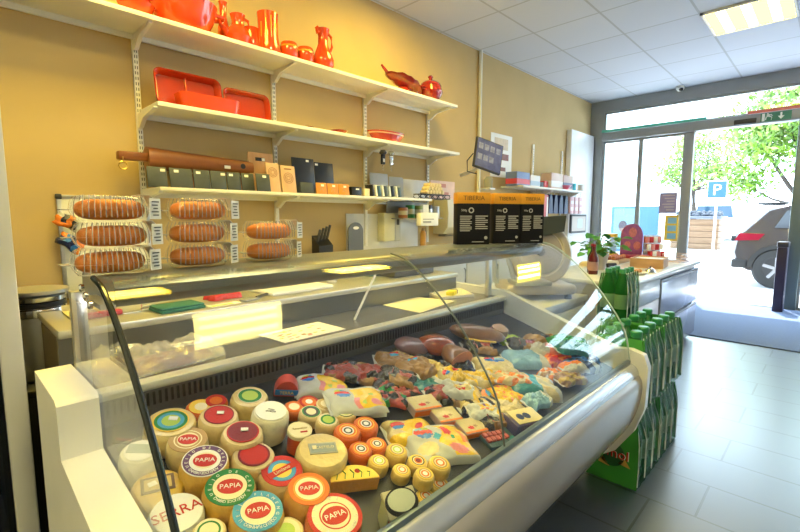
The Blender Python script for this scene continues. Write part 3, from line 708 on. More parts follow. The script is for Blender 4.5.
def cf_card(u, v):
    if v < .12: return O_
    if ell(u, v, .38, .35, .13, .12): return R_
    if ell(u, v, .62, .42, .08, .08): return K_
    return C_
def hsh(i, j, k=12.9): return int(abs(math.sin(i * k + j * 78.2) * 43758))
def cf_meat(u, v): return [M_, M_, X_, M_, K_][hsh(int(u * 5 + .3 * math.sin(9 * v)), int(v * 4 + .3 * math.sin(7 * u))) % 5]
def cf_herb(u, v): return [GR_, X_, M_, X_, X_, M_][hsh(int(u * 6 + .4 * math.sin(9 * v)), int(v * 5 + .4 * math.sin(8 * u))) % 6]
def cf_white_red(u, v):
    if .25 < u < .7 and .3 < v < .75: return [C_, C_, R_, C_, V_, Y_][hsh(int(u * 9), int(v * 8), 31.9) % 6]
    return W_ if u < .8 else Y_
def cf_blackgold(u, v):
    if ell(u, v, .78, .68, .14, .2): return O_ if u < .78 else SK_
    return X_ if math.sin(26 * (u + .45 * v)) > .15 else G_ if v > .25 else C_
def cf_cream(u, v):
    if ell(u, v, .45, .68, .28, .14): return B_ if v < .68 else R_ if u < .45 else S_
    return C_ if (u + v) < 1.5 else W_
def cf_teal(u, v):
    if u < .12 and v > .3: return R_
    if u < .58: return L_ if ell(u, v, .3, .55, .06, .22) else (T_ if v < .3 else SK_)
    return C_ if math.sin(17 * u + 13 * v) > -.3 else W_
def cf_redpk(u, v): return R_ if u > .12 and math.sin(15 * u + 4 * math.sin(9 * v)) > -.6 else (P_ if v > .5 else O_)
def cf_sky(u, v): return S_ if u < .72 else W_
def cf_navy(u, v): return N_ if math.sin(14 * u + 6 * v) > -.5 else (B_ if v > .4 else W_)
def cf_olive(u, v): return X_ if (u < .3 or v > .7) else [X_, K_, M_, K_][hsh(int(u * 6), int(v * 5), 7.7) % 4]
def cf_plain(k): return lambda u, v: k
PLACED = []
def pouch(px, py, w, l, h, rz, label, cat, cf, lift=0, name='food_pouch', group=None, rough=.10, ex=.34, roll=0, seal=True, pile=False):
    SEED[0] += 1; w *= 1.18; l *= 1.18; h *= .92
    if px > 540: w *= .82; l *= .85
    def spot(q):
        p = onD(px, py, h * .8 + q) - DN * (h * .8); c = Vector((p.x, p.y))
        ex = abs(w / 2 * math.cos(VR + rz)) + abs(l / 2 * math.sin(VR + rz)); ey = abs(w / 2 * math.sin(VR + rz)) + abs(l / 2 * math.cos(VR + rz))
        x = min(max(p.x, .22 + ex), 2.055 - ex); y = min(max(p.y, .655 + ey), 1.215 - ey)
        return Vector((x, y, p.z + (y - p.y) * math.tan(TILT)))
    pile = pile or px > 540; p = spot(lift); r0 = (w + l) / 4
    for (x, y, r, hh) in (PLACED if pile else []):     # goods pile up on what already lies there
        ov = 1 - math.hypot(p.x - x, p.y - y) / (r + r0)
        if ov > .18: lift = max(lift, hh * min(.8, ov * 1.3))
    p = spot(lift); PLACED.append((p.x, p.y, r0, h + lift * .6))
    R = Matrix.Rotation(TILT, 4, 'X') @ Rz(VR + rz) @ Ry(roll)
    t = thing(name, label, cat, p, rot=R, group=group)
    pillow(w, l, h, cf, SEED[0], rough=rough, ex=ex).build('wrapper', PM, t, 60)
    if seal:
        MB().lo((-w / 2 - .008, -l / 2 + .006, .0005), (-w / 2 + .004, l / 2 - .006, .0025)).build('sealed_edge', PM[0], t)
    return t
g1 = 'sliced cheese pouches'
pouch(316, 377, .135, .095, .030, .30, 'clear pouch of yellow cheese slices with oval logo, by the vent grille', 'pouch', cf_slices, group=g1)
for k in range(3):
    pouch(360 - 1.5 * k, 400 - 1 * k, .14, .10, .022, .22 + .09 * k, ['white cheese-slice pouch at the bottom of the stack of three', 'middle white pouch of the stack of three beside the orange terrines', 'topmost white pouch of the stack of three, yellow slices and oval logo'][k], 'pouch', cf_slices, .021 * k, group=g1)
pouch(411, 429, .12, .085, .028, .40, 'yellow cheese pouch with oval logo and red flower, beside the orange terrines', 'pouch', cf_yellow, group=g1)
pouch(452, 450, .165, .125, .036, .45, 'large white pouch with oval logo, yellow slices and red flower at the front glass', 'pouch', cf_big, group=g1)
def pack(px, py, w, l, h, rz, label, topcf, sidem, lift=0):
    p = onD(px, py, h + lift) - DN * h
    t = thing('cheese_pack', label, 'pack', p, VR + rz, 'packs with cream cards', True)
    MB().lo((-w / 2, -l / 2, 0), (w / 2, l / 2, h - .003), .004).build('tray', sidem, t)
    MB().grid(lambda u, v: ((u - .5) * w * .97, (v - .5) * l * .97, h), 24, 16, topcf).build('card', PM, t, fix=False)
    MB().lo((-w / 2, -l / 2 - .001, h * .25), (w / 2, -l / 2 + .001, h * .8)).build('edge_label', orange, t)
pkm = mat('pack_side', (.42, .30, .26), .3)
pack(424, 402, .10, .070, .030, .5, 'cream-carded pack with orange edge beside the dark sliced meat', cf_card, pkm)
pack(447, 414, .085, .065, .026, .5, 'cream-carded pack with orange edge, middle of the row of three', cf_card, pkm)
pack(472, 425, .085, .065, .024, .5, 'cream-carded pack with orange edge, beside the red meat tray', cf_card, pkm)
gk = 'brown paper bags of cured meat'
pouch(387, 352, .12, .10, .035, .2, 'brown paper bag with blue and red mark, nearest the vent grille', 'paper bag', cf_kraft, group=gk, rough=.2)
pouch(414, 363, .13, .10, .040, .35, 'brown paper bag with blue and red mark, in front of the red ham', 'paper bag', cf_kraft, group=gk, rough=.2)
pouch(371, 377, .10, .06, .020, .1, 'small brown paper bag lying beside the stack of white pouches', 'paper bag', cf_plain(K_), group=gk, rough=.25)
pouch(356, 363, .13, .09, .030, .15, 'dark pack of red cured meat slices behind the small brown bag', 'meat pack', cf_meat, name='meat_pack', rough=.3)
pouch(392, 384, .12, .085, .026, .3, 'pack of dark leafy sausage with green herbs', 'meat pack', cf_herb, name='meat_pack', rough=.35)
pouch(405, 391, .10, .06, .022, .35, 'pack of bright red sliced sausage above the cream-carded packs', 'meat pack', cf_meat, name='meat_pack', rough=.3)
pouch(428, 382, .12, .075, .026, .3, 'dark teal pack tucked under the white and red printed pack', 'food pack', cf_plain(T_), name='food_pack', rough=.2)
pouch(443, 375, .11, .09, .034, .3, 'white pack scattered with red print, in front of the cut ham', 'food pack', cf_white_red, name='food_pack', rough=.2)
pouch(468, 377, .11, .08, .032, .45, 'yellow and cream food pack beside the white red-printed one', 'food pack', lambda u, v: Y_ if math.sin(9 * u + 12 * v) > -.2 else C_, name='food_pack', rough=.2)
pouch(478, 398, .13, .085, .034, .35, 'black and gold striped food pack in front of the yellow one', 'food pack', cf_blackgold, name='food_pack', rough=.15)
pouch(497, 364, .14, .10, .040, .2, 'cream pouch with blue and red wave print beyond the hams', 'pouch', cf_cream, group='pouches beyond the hams', rough=.15)
pouch(507, 392, .11, .085, .026, .5, 'yellow pack with orange specks under the glass joint', 'food pack', lambda u, v: O_ if math.sin(21 * u) * math.sin(17 * v) > .35 else Y_, name='food_pack', rough=.2)
pouch(536, 384, .18, .11, .050, .15, 'teal and cream pouch with red end beside the front glass', 'pouch', cf_teal, group='pouches beyond the hams', rough=.12)
pouch(528, 356, .16, .10, .045, .2, 'pale blue pouch behind the red packet', 'pouch', cf_sky, group='pouches beyond the hams', rough=.12)
pouch(558, 356, .19, .09, .042, .35, 'bright red packet with orange end near the right end of the deck', 'packet', cf_redpk, name='food_packet', rough=.2)
pouch(556, 372, .16, .07, .034, .5, 'clear pack of golden dried pieces in front of the red packet', 'packet', lambda u, v: [K_, C_, O_, W_][int(abs(math.sin(int(u * 9) * 12.9 + int(v * 6) * 8.2) * 4758)) % 4], name='food_packet', rough=.25)
pouch(583, 362, .19, .08, .050, .45, 'navy blue packet in the front right corner of the deck', 'packet', cf_navy, name='food_packet', rough=.2)
pouch(592, 349, .18, .08, .045, .3, 'dark blue packet behind the other navy one at the right end', 'packet', lambda u, v: N_ if u < .8 else B_, name='food_packet', rough=.2)
pouch(563, 334, .24, .10, .055, .1, 'brown wrapped sausage roll at the back right of the deck', 'meat pack', lambda u, v: K_ if math.sin(8 * u + 3 * v) > -.4 else X_, name='meat_pack', rough=.2)
pouch(511, 338, .10, .07, .030, .2, 'small lime-green packet between ham and pale blue pouch', 'packet', cf_plain(L_), name='food_packet', rough=.2)
pouch(480, 345, .12, .08, .028, .2, 'dark packet between the cut ham and the cream pouch', 'meat pack', cf_olive, name='meat_pack', rough=.3)
pouch(588, 332, .20, .10, .05, .2, 'green packet at the far back corner of the deck', 'packet', lambda u, v: GR_ if u < .7 else T_, name='food_packet', rough=.2)
pouch(455, 396, .09, .07, .022, .2, 'brown and black pack of olives behind the cream-carded row', 'food pack', cf_olive, name='food_pack', rough=.3)
pouch(508, 404, .10, .07, .020, .45, 'pale folded pack between the striped pack and the purple-wrapped cheese', 'food pack', cf_plain(C_), name='food_pack', rough=.3)
pouch(350, 372, .08, .06, .02, .4, 'dark red pepperoni pack behind the clear yellow-slice pouch', 'meat pack', cf_meat, name='meat_pack', rough=.3)
XP = [(338, 366, .10, .08, .022, .1, 'dark pack of sliced sausage close under the vent grille, behind the clear yellow-slice pouch', cf_meat, 0),
      (430, 366, .10, .07, .03, .6, 'kraft and gold pack right of the second brown paper bag', lambda u, v: K_ if u < .6 else G_, .015),
      (398, 374, .11, .08, .024, -.2, 'brown and black pack between brown bag and the leafy sausage', cf_olive, .012),
      (441, 390, .09, .06, .02, .5, 'dark cured-meat pack behind the nearest cream-carded pack', cf_meat, .006),
      (462, 388, .11, .07, .03, -.1, 'white and red printed pack beside the black and gold stripes', cf_white_red, .012),
      (459, 364, .11, .07, .03, .3, 'near-black pack in front of the cut ham', lambda u, v: X_ if u < .75 else N_, 0),
      (486, 375, .10, .07, .03, .7, 'cream and yellow pack between the wave-print pouch and black-gold stripes', lambda u, v: C_ if math.sin(10 * u + 3 * v) > 0 else Y_, .012),
      (493, 417, .10, .07, .026, .5, 'dark gold pack behind the pink diced meat', cf_olive, 0),
      (486, 409, .09, .06, .022, .2, 'white-red printed pack right of the last cream-carded pack', cf_white_red, .014),
      (514, 376, .12, .06, .028, .1, 'orange-speckled pack tucked behind the teal pouch', lambda u, v: O_ if math.sin(17 * u) * math.sin(13 * v) > .1 else C_, .006),
      (545, 401, .11, .07, .03, .6, 'pale sky and white pack at the front glass right of the teal pouch', cf_sky, 0),
      (572, 376, .14, .07, .03, .5, 'golden-brown pack at the front glass before the navy packets', lambda u, v: K_ if math.sin(14 * u + 9 * v) > -.2 else G_, 0),
      (543, 347, .13, .08, .04, .3, 'white and pink packet behind the bright red one', lambda u, v: W_ if u < .6 else P_, .0),
      (572, 345, .14, .08, .04, .2, 'teal packet between the red and the dark blue packets', cf_plain(T_), .0),
      (525, 343, .12, .08, .035, .1, 'dark brown packet behind the pale blue pouch', cf_olive, 0),
      (575, 365, .12, .06, .03, .4, 'orange and white packet at the right between golden pieces and navy', lambda u, v: O_ if v > .5 else W_, .02),
      (452, 372, .08, .07, .03, .9, 'small yellow packet right behind the white red-printed pack', cf_yellow, .01),
      (419, 352, .09, .06, .03, .2, 'small dark packet between the brown bags and the rust-red ham', cf_plain(X_), 0),
      (391, 397, .09, .06, .02, .1, 'dark leafy pack between the white pouch stack and the nearest cream card', cf_herb, 0)]
for px, py, w, l, h, rz, lab, cf, li in XP: pouch(px, py, w, l, h, rz, lab, 'food pack', cf, li, name='food_pack', rough=.28, pile=True)
# purple-wrapped cheese
top = onD(525, 416, .045); t = thing('wrapped_cheese', 'cheese in purple wrapper with pale yellow top at the front glass', 'cheese', top - DN * .045, VR + .5, None, True)
MB().lo((-.065, -.038, 0), (.065, .038, .045), .012).build('wrapper', mat('wrap_purple', (.07, .05, .13), .25), t)
l = MB().lo((-.052, -.030, .0445), (.058, .034, .0465), .0008).build('top_label', mat('label_paleyellow', (.72, .60, .28), .4), t)
for sx in (-.022, .006):
    MB().lathe([(.007, .0466), (.011, .0472), (.014, .0466)], 20, T=Tm(sx, .0, 0)).build('ring_print', navy, l, fix=False)
# red meat tray
top = onD(499, 436, .016); t = thing('meat_tray', 'dark tray of pink diced meat at the front glass', 'meat tray', top - DN * .016, VR + .5, None, True)
MB().lo((-.055, -.035, 0), (.055, .035, .014), .004).build('tray', mat('tray_teal', (.04, .09, .11), .3), t)
m = MB()
rnd = random.Random(5)
for k in range(10): m.box(((k % 5) * .017 - .046, .012 - (k // 5) * .02, .017), (.015, .017, .010), .003, T=None)
o = m.build('meat', mat('diced_meat', (.45, .09, .08), .35, var=.3, scale=80), t); o['kind'] = 'stuff'
MB().lo((.02, -.03, .014), (.05, -.008, .0155)).build('tray_label', teal, t)
# hams
def ham(px, py, w, l, label, body, face=None, rz=0, h=.05):
    w *= 1.2; l *= 1.2; h *= 1.1; p = onD(px, py, h * .6) - DN * h * .6; p.y = min(p.y, 1.225 - l / 2); p.z = D0.z + (p.y - 1.22) * math.tan(TILT)
    t = thing('ham', label, 'ham', p, VR + rz, 'hams by the vent grille', True)
    n = 18
    def fn(u, v):
        a = 2 * PI * v; x = (u - .5) * w; k = max(.02, math.sin(PI * min(max(u, .0), 1)) ** .5) if not face else max(.02, min(1, (math.sin(PI * min(u * .55 + .02, .5)) ** .7)))
        r = l / 2 * k * (1 + .05 * math.sin(3 * a + 5 * u)); return (x, r * math.cos(a), h * .5 + h * .5 * k * math.sin(a) * (1 + .04 * math.sin(9 * u)))
    MB().grid(fn, n, 20).build('ham_body', body, t)
    if face:
        vs = [(l / 2 * .98 * math.cos(2 * PI * i / 24), h * .5 + h * .49 * math.sin(2 * PI * i / 24)) for i in range(24)]
        MB().prism(vs, 'x', w / 2 - .002, w / 2 + .002).build('cut_face', face, t)
        vs = [(l / 2 * .6 * math.cos(2 * PI * i / 24), h * .55 + h * .28 * math.sin(2 * PI * i / 24)) for i in range(24)]
    return t
hm1 = mat('ham_grey', (.17, .09, .095), .3, var=.5, scale=28, coat=.4, bump=.4); hm2 = mat('ham_rust', (.26, .05, .018), .25, var=.7, scale=24, coat=.5, bump=.5)
hm3 = mat('ham_pink', (.52, .20, .13), .35, var=.3, scale=60); hm4 = mat('ham_brown', (.17, .08, .035), .3, var=.6, scale=24, coat=.4, bump=.5)
ham(411, 344, .12, .10, 'greyish film-wrapped ham nearest the brown paper bags', hm1, None, .1, .05)
ham(437, 343, .14, .11, 'rust-red smoked ham in the middle of the back row', hm2, None, .3, .065)
ham(452, 351, .10, .095, 'ham with pink cut face turned to the glass', hm4, hm3, -.9, .07)
ham(478, 332, .22, .10, 'long brown wrapped ham at the back, with yellow tape', hm4, None, .05, .06)
t = child_of('long brown wrapped ham at the back, with yellow tape')
MB().tube([(-.07, -.063, .03), (.0, -.066, .03), (.07, -.06, .033)], .004, 6).build('yellow_tape', yellow, t)
p = onD(500, 329, .05); t = thing('meat_roll', 'pink-labelled sausage roll standing at the end of the long brown ham', 'sausage', p - DN * .055, VR, None, True)
MB().lathe([(0, 0), (.035, 0), (.04, .03), (.038, .06), (.02, .072), (0, .074)], 20).build('casing', film('sausage_film', (.9, .85, .8), .2, 1.4, 1, .75, (.48, .34, .28)), t)
MB().lo((-.042, -.03, .01), (-.03, .02, .05), .005).build('pink_label', mat('pink_label', (.6, .10, .14), .4), t)

# ------------------------------------------------------------------ things on the rear shelf and worktop of the counter
def sheet(name, label, pts, z, m, th=.0012, cat='paper sheet', group=None):
    c = sum((Vector(p[:2]).to_3d() for p in pts), Vector()) / len(pts); t = thing(name, label, cat, (c.x, c.y, z), 0, group)
    MB().prism([(p[0] - c.x, p[1] - c.y) for p in pts], 'z', 0, th).build('sheet', m, t); return t, c
Zs = .8265
pts = [onZ(x, y, Zs) for x, y in ((258, 335), (285, 343), (346, 329), (318, 322))]
t, c = sheet('printed_sheet', 'white sheet with scattered pink and green print lying on the rear steel shelf', pts, Zs, paper)
u0 = (pts[2] - pts[1]); v0 = (pts[0] - pts[1]); m = MB(); rnd = random.Random(4)
for k in range(26):
    a, b = rnd.uniform(.08, .88), rnd.uniform(.1, .85); q = pts[1] + u0 * a + v0 * b - Vector((c.x, c.y, 0))
    m.box((q.x, q.y, .0016), (.016, .008, .0006), 0, rnd.choice((0, 0, 1, 2)), None)
m.build('print', [pink, lime, kraft], t)
pts = [onZ(x, y, Zs) for x, y in ((383, 305), (420, 313), (455, 301), (416, 297))]
sheet('paper_sheet', 'plain pale yellow paper sheet on the rear shelf near the glass joint', pts, Zs, mat('paper_yellow', (.72, .66, .42), .6))
pts = [onZ(x, y, Zs + .002) for x, y in ((425, 293), (440, 299), (474, 296), (455, 287))]
sheet('chopping_sheet', 'cream plastic cutting sheet on the rear shelf under the yellow sponge', pts, Zs, mat('cut_sheet', (.66, .62, .48), .5), .012)
p = onZ(452, 293, Zs + .02); t = thing('sponge', 'yellow and black sponge on the cream cutting sheet', 'sponge', (p.x, p.y, Zs + .0122), .4)
MB().lo((-.045, -.022, 0), (.028, .022, .022), .005).build('sponge_pad', mat('sponge_yellow', (.78, .66, .03), .8), t); MB().lo((.028, -.022, 0), (.046, .022, .022), .004).build('scourer', black, t)
# film packs lying on the left end of the rear shelf
vf = film('vacuum_film', (.93, .93, .92), .08, 1.55, 1, .22, (.8, .78, .74), 1.0)
VM = [vf, mat('bacon', (.26, .10, .06), .35, var=.7, scale=45, bump=.6)]
for px, py, w, l, rz, lab, z in ((152, 370, .27, .15, .12, 'crumpled clear vacuum pack of cured meat on the rear shelf, right of its pair', 0), (107, 378, .15, .12, .9, 'crumpled clear vacuum pack of dark meat beside the left end panel', 0)):
    p = onZ(px, py, Zs + .02); SEED[0] += 1
    t = thing('vacuum_pack', lab, 'vacuum pack', (max(p.x, .445 if w > .2 else .305), max(p.y, 1.37 if w > .2 else 1.425), Zs), rz, 'vacuum packs of meat')
    pillow(w, l, .05, lambda u, v: 0, SEED[0], rough=.45).build('film', VM, t, 60)
    pillow(w * .8, l * .75, .022, lambda u, v: 1, SEED[0] + 50, rough=.25).build('meat', VM, t, 60)
    MB().box((.03, -.02, .052), (.08, .04, .001), T=Ry(.05)).build('label', paper, t)
Zw = .931
def onW(x, y, dz=0): return onZ(x, y, Zw + dz)
p = onW(183, 311); t = thing('folded_cloth', 'folded dark green cloth on the steel worktop behind the counter glass', 'cloth', (p.x, 1.62, Zw), .08)
MB().lo((-.075, -.055, 0), (.075, .055, .010), .004).lo((-.074, -.05, .0102), (.073, .05, .018), .004).build('cloth', mat('cloth_teal', (.03, .15, .13), .9, bump=.4, scale=80), t)
p = onW(213, 298); t = thing('food_packet', 'orange-red packet on the worktop right of the green cloth', 'packet', (p.x + .02, 1.70, Zw), .1)
pillow(.12, .07, .035, lambda u, v: O_ if .25 < u < .75 and .3 < v < .6 else R_, 77).build('wrapper', PM, t, 60)
t = thing('paper_leaflet', 'green and white leaflet at the worktop edge in front of the orange packet', 'leaflet', (onW(222, 304).x, 1.58, Zw), .1)
MB().lo((-.06, -.022, 0), (.06, .022, .002)).build('leaf', paper, t); MB().lo((-.05, -.018, .002), (.03, .002, .0026)).build('print', lime, t)
x = onW(283, 288).x; t = thing('chopping_board', 'white plastic chopping board on the worktop with a wooden block on it', 'chopping board', (x, 1.70, Zw), .02)
MB().lo((-.15, -.10, 0), (.16, .10, .016), .006).build('board', paper, t)
t = thing('wooden_block', 'long brown wooden block lying on the white chopping board', 'block', (x + .0, 1.745, Zw + .0162), .02)
MB().lo((-.14, -.035, 0), (.15, .035, .035), .006).build('block', woodmat('block_wood', (.26, .15, .09), (.40, .25, .16), .6), t)
t = thing('kitchen_scraper', 'small grey scraper at the worktop edge by the chopping board', 'scraper', (onW(258, 302).x, 1.595, Zw), .3)
MB().lo((-.04, -.02, 0), (.03, .02, .008), .003).build('blade', grey, t); MB().tube([(.03, 0, .006), (.10, .01, .008)], .006, 8).build('handle', dark, t)
for px, y, rz, lab, hm in ((120, 1.66, .1, 'knife with dark red handle on the worktop, left of its pair', mat('handle_red', (.42, .03, .06), .4)), (150, 1.72, .18, 'knife with pink-red handle on the worktop by the green cloth', mat('handle_pink', (.55, .10, .14), .4))):
    t = thing('kitchen_knife', lab, 'knife', (onW(px, 308).x, y, Zw), rz, 'knives on the worktop')
    MB().prism([(-.02, 0), (.12, 0), (.13, .008), (.09, .03), (-.02, .03)], 'z', 0, .003).build('blade', chrome, t); MB().lo((-.13, .002, -.0), (-.02, .026, .018), .006).build('handle', hm, t)
t = thing('paper_tray', 'shallow cream paper tray on the left end of the worktop', 'tray', (.36, 1.76, Zw), 0)
MB().lo((-.10, -.07, 0), (.10, .07, .006), .002).lo((-.10, .064, .006), (.10, .07, .025)).lo((-.10, -.07, .006), (.10, -.064, .025)).build('tray', mat('tray_cream', (.64, .58, .32), .6), t)
for k, (px, dy, h, col, lab) in enumerate(((318, 0, .06, (.28, .16, .10), 'small brown jar on the worktop right of the wooden block'), (330, .03, .055, (.05, .05, .07), 'small dark jar on the worktop beside the brown one'), (342, .02, .075, (.55, .48, .28), 'small ochre-lidded jar, third along from the wooden block'), (355, .0, .085, (.70, .66, .55), 'cream carton-like pot on the worktop nearest the divider rod'))):
    t = thing('jar', lab, 'jar', (onW(px, 286).x, 1.76 + dy, Zw), 0, 'jars along the worktop')
    MB().lathe([(0, 0), (.028, 0), (.03, .01), (.03, h - .02), (.024, h - .012), (0, h - .012)], 20).build('glass_body', mat('jar%d' % k, col, .25), t)
    MB().lathe([(.0, h - .012), (.027, h - .012), (.027, h + .004), (0, h + .004)], 20).build('lid', mat('jarlid%d' % k, tuple(c * .7 for c in col), .4), t)
p = onW(384, 280); t = thing('measuring_jug', 'translucent blue-grey jug on the worktop behind the divider rod', 'jug', (p.x + .07, 1.80, Zw), 0)
MB().lathe([(0, 0), (.045, 0), (.055, .10), (.053, .10), (.043, .004), (0, .004)], 24).build('body', film('jug', (.6, .75, .82), .1, 1.4, 1, .5, (.22, .36, .44)), t)
MB().tube([(.05, 0, .09), (.085, 0, .085), (.085, 0, .03), (.045, 0, .02)], .006, 8).build('handle', mat('jugh', (.25, .4, .46), .3), t)
p = onW(425, 268); t = thing('steel_tray', 'dark steel tray on the worktop near its right end', 'tray', (1.80, 1.72, Zw), 0)
MB().lo((-.16, -.09, 0), (.16, .09, .05), .008).build('pan', mat('pan_dark', (.10, .10, .11), .35, .6), t); MB().lo((-.165, -.095, .05), (.165, .095, .056), .003).build('rim', steel, t)

# ------------------------------------------------------------------ loaves in clear boxes and black cartons on the canopy
ZH = 1.1245
loaf_m = mat('loaf_crust', (.54, .155, .008), .45, var=.25, scale=25)
lidf = film('clamshell', (.985, .985, .985), .06, 1.3, 1, .025, (.85, .85, .85))
ribm = film('clamshell_rib', (.95, .95, .95), .1, 1.45, 1, .30, (.85, .85, .83))
def sup(a, n=2.6): 
    c, s_ = math.cos(a), math.sin(a); return math.copysign(abs(c) ** (2 / n), c), math.copysign(abs(s_) ** (2 / n), s_)
def bread(x, y, z, rz, label, L=.155, D=.10, H=.057):
    t = thing('boxed_loaf', label, 'boxed loaf', (x, y, z), rz, 'boxed loaves on the counter top')
    def loaf(u, v):
        a = 2 * PI * u; cx, sy = sup(a, 2.4); k = math.sin(PI * min(1, v * 1.0) / 1) if 0 else 1
        ph = -PI / 2 + PI * v; r = max(0, math.cos(ph)) ** .55; zz = math.sin(ph)
        zz = math.copysign(abs(zz) ** .8, zz)
        return (cx * r * L * .43, sy * r * D * .40, H * .47 + zz * H * .40 + (.0015 * math.sin(16 * a) if 0 else 0))
    MB().grid(loaf, 40, 16).build('loaf', loaf_m, t, 80)
    def shell(prof):
        m = MB(); n = 56
        def fn(u, v):
            a = 2 * PI * u; cx, sy = sup(a, 3.2); i = v * (len(prof) - 1); k = min(int(i), len(prof) - 2); f = i - k
            r = prof[k][0] * (1 - f) + prof[k + 1][0] * f; zz = prof[k][1] * (1 - f) + prof[k + 1][1] * f
            return (cx * r * L / 2, sy * r * (D / 2 if r <= 1 else D / 2 * r / r), zz)
        return m.grid(fn, n, len(prof) - 1)
    shell([(.0, .001), (.80, .001), (.90, .012), (.97, H * .45)]).build('tray', lidf, t, 60)
    lid = shell([(.97, H * .46), (.93, H * .75), (.86, H * .95), (.80, H - .001), (0, H - .001)]).build('lid', lidf, t, 60)
    m = MB(); n = 56
    def fl(u, v):
        a = 2 * PI * u; cx, sy = sup(a, 3.2); r = .96 + .10 * v; return (cx * r * L / 2, sy * r * D / 2, H * .45)
    m.grid(fl, n, 1).lo((-L * .60, -.018, H * .45 - .001), (-L * .5, .018, H * .45 + .001), .0008)
    m.build('rim', ribm, t, fix=False)
    for s_ in (-1, 1):
        m = MB()
        for k in range(13):
            xx = (-.42 + .84 * k / 12) * L * .92
            e = (max(0, 1 - abs(2 * xx / L) ** 3.2)) ** (1 / 3.2)
            m.tube([(xx, s_ * D * .5 * e * .94, .010), (xx, s_ * D * .5 * e * .985, H * .43), (xx, s_ * D * .5 * e * .975, H * .48), (xx * .97, s_ * D * .5 * e * .93, H * .76), (xx * .92, s_ * D * .5 * e * .80, H - .001)], .0011, 5)
        m.build('ribs', ribm, lid)
    # paper label folded over the right end
    m = MB().strip([(L * .33, H + .002), (L * .45, H + .002), (L * .53, H * .80), (L * .58, H * .50)], 'y', -D * .36, D * .30, .001)
    m.prism([(L * .41, -D * .50), (L * .59, -D * .34), (L * .585, -D * .33), (L * .405, -D * .49)], 'z', H * .10, H * .92)
    lb = m.build('paper_label', paper, t)
    m = MB()
    T_ = Tm(L * .50, -D * .425, H * .5) @ Rz(math.atan2(D * .16, L * .18))
    for k in range(5): m.box((-.002 * (k % 2), -.0008, H * .28 - k * H * .13), (.020 - .004 * (k % 3), .0012, .0026), T=T_)
    m.build('label_print', dark, lb)
xs = [(.262, 1.145, .02, 3, 'front-left'), (.458, 1.165, .01, 3, ''), (.668, 1.185, .03, 2, '')]
nm = [['bottom boxed golden loaf of the leftmost stack of three', 'middle boxed golden loaf of the leftmost stack of three', 'top boxed golden loaf of the leftmost stack, in front of the whiteboard'],
      ['bottom boxed golden loaf of the middle stack', 'middle boxed golden loaf of the middle stack', 'top boxed golden loaf of the middle stack, under the slate boards'],
      ['lower boxed golden loaf of the right-hand stack of two', 'upper boxed golden loaf of the right-hand stack of two']]
for (x, y, rz, n, _), ls in zip(xs, nm):
    for k in range(n): bread(x + random.uniform(-.004, .004), y, ZH + k * .0575, rz + random.uniform(-.05, .05), ls[k])
tib = mat('carton_black', (.008, .008, .014), .55, spec=.2); tio = mat('carton_orange', (.72, .33, .02), .4); tiw = mat('carton_print', (.45, .45, .45), .5)
def carton(x, y, W, label, word, rz, D=.06):
    H = .236
    t = thing('black_carton', label, 'carton', (x, y, ZH), rz, 'black cartons on the counter top')
    MB().lo((-W / 2, -D / 2, 0), (W / 2, D / 2, H), .0015).build('carton', tib, t)
    bnd = MB().lo((-W / 2 - .0006, -D / 2 - .0006, H * .79), (W / 2 + .0006, D / 2 + .0006, H + .0006), .0008).build('orange_band', tio, t)
    text_into(MB(), word, W * .19, Tm(0, -D / 2 - .0012, H * .89) @ Rx(PI / 2)).build('lettering', mat('carton_brown', (.16, .07, .01), .5), bnd, fix=False)
    m = MB(); f = -D / 2 - .0008
    def bar(x0, z0, x1, z1): m.lo((W * x0, f - .0004, H * z0), (W * x1, f, H * z1))
    m.add(*(lambda mb: (mb.v, mb.f))(MB().lathe([(W * .05, -.0004), (W * .085, -.0004), (W * .085, .0004), (W * .05, .0004), (W * .05, -.0004)], 20, T=Tm(-W * .08, f, H * .66) @ Rx(PI / 2))))
    text_into(m, '500g', W * .09, Tm(-W * .30, f - .0006, H * .66) @ Rx(PI / 2))
    m.build('round_badge', tiw, t); m = MB()
    for k in range(9):
        bar(-.42, .54 - k * .035, -.06 - .05 * (k % 3 == 2), .555 - k * .035)
    m.build('text_column', tiw, t); m = MB()
    for k in range(7): bar(.05, .54 - k * .04, .43 - .08 * (k % 3 == 1), .558 - k * .04)
    bar(-.05, .045, .32, .06); m.lathe([(0, -.0004), (W * .05, -.0004), (W * .05, .0004), (0, .0004)], 14, T=Tm(W * .38, f, H * .13) @ Rx(PI / 2))
    m.build('text_column', tiw, t)
carton(1.715, 1.205, .156, 'black carton with orange band, leftmost of the row of three', 'TIBERIA', -.62)
carton(1.885, 1.135, .132, 'black carton with orange band, middle of the row of three', 'TIBERIA', -.62)
carton(2.000, 1.065, .118, 'black carton with orange band, rightmost of the row, next to the slicer', 'TIBERIA', -.62)

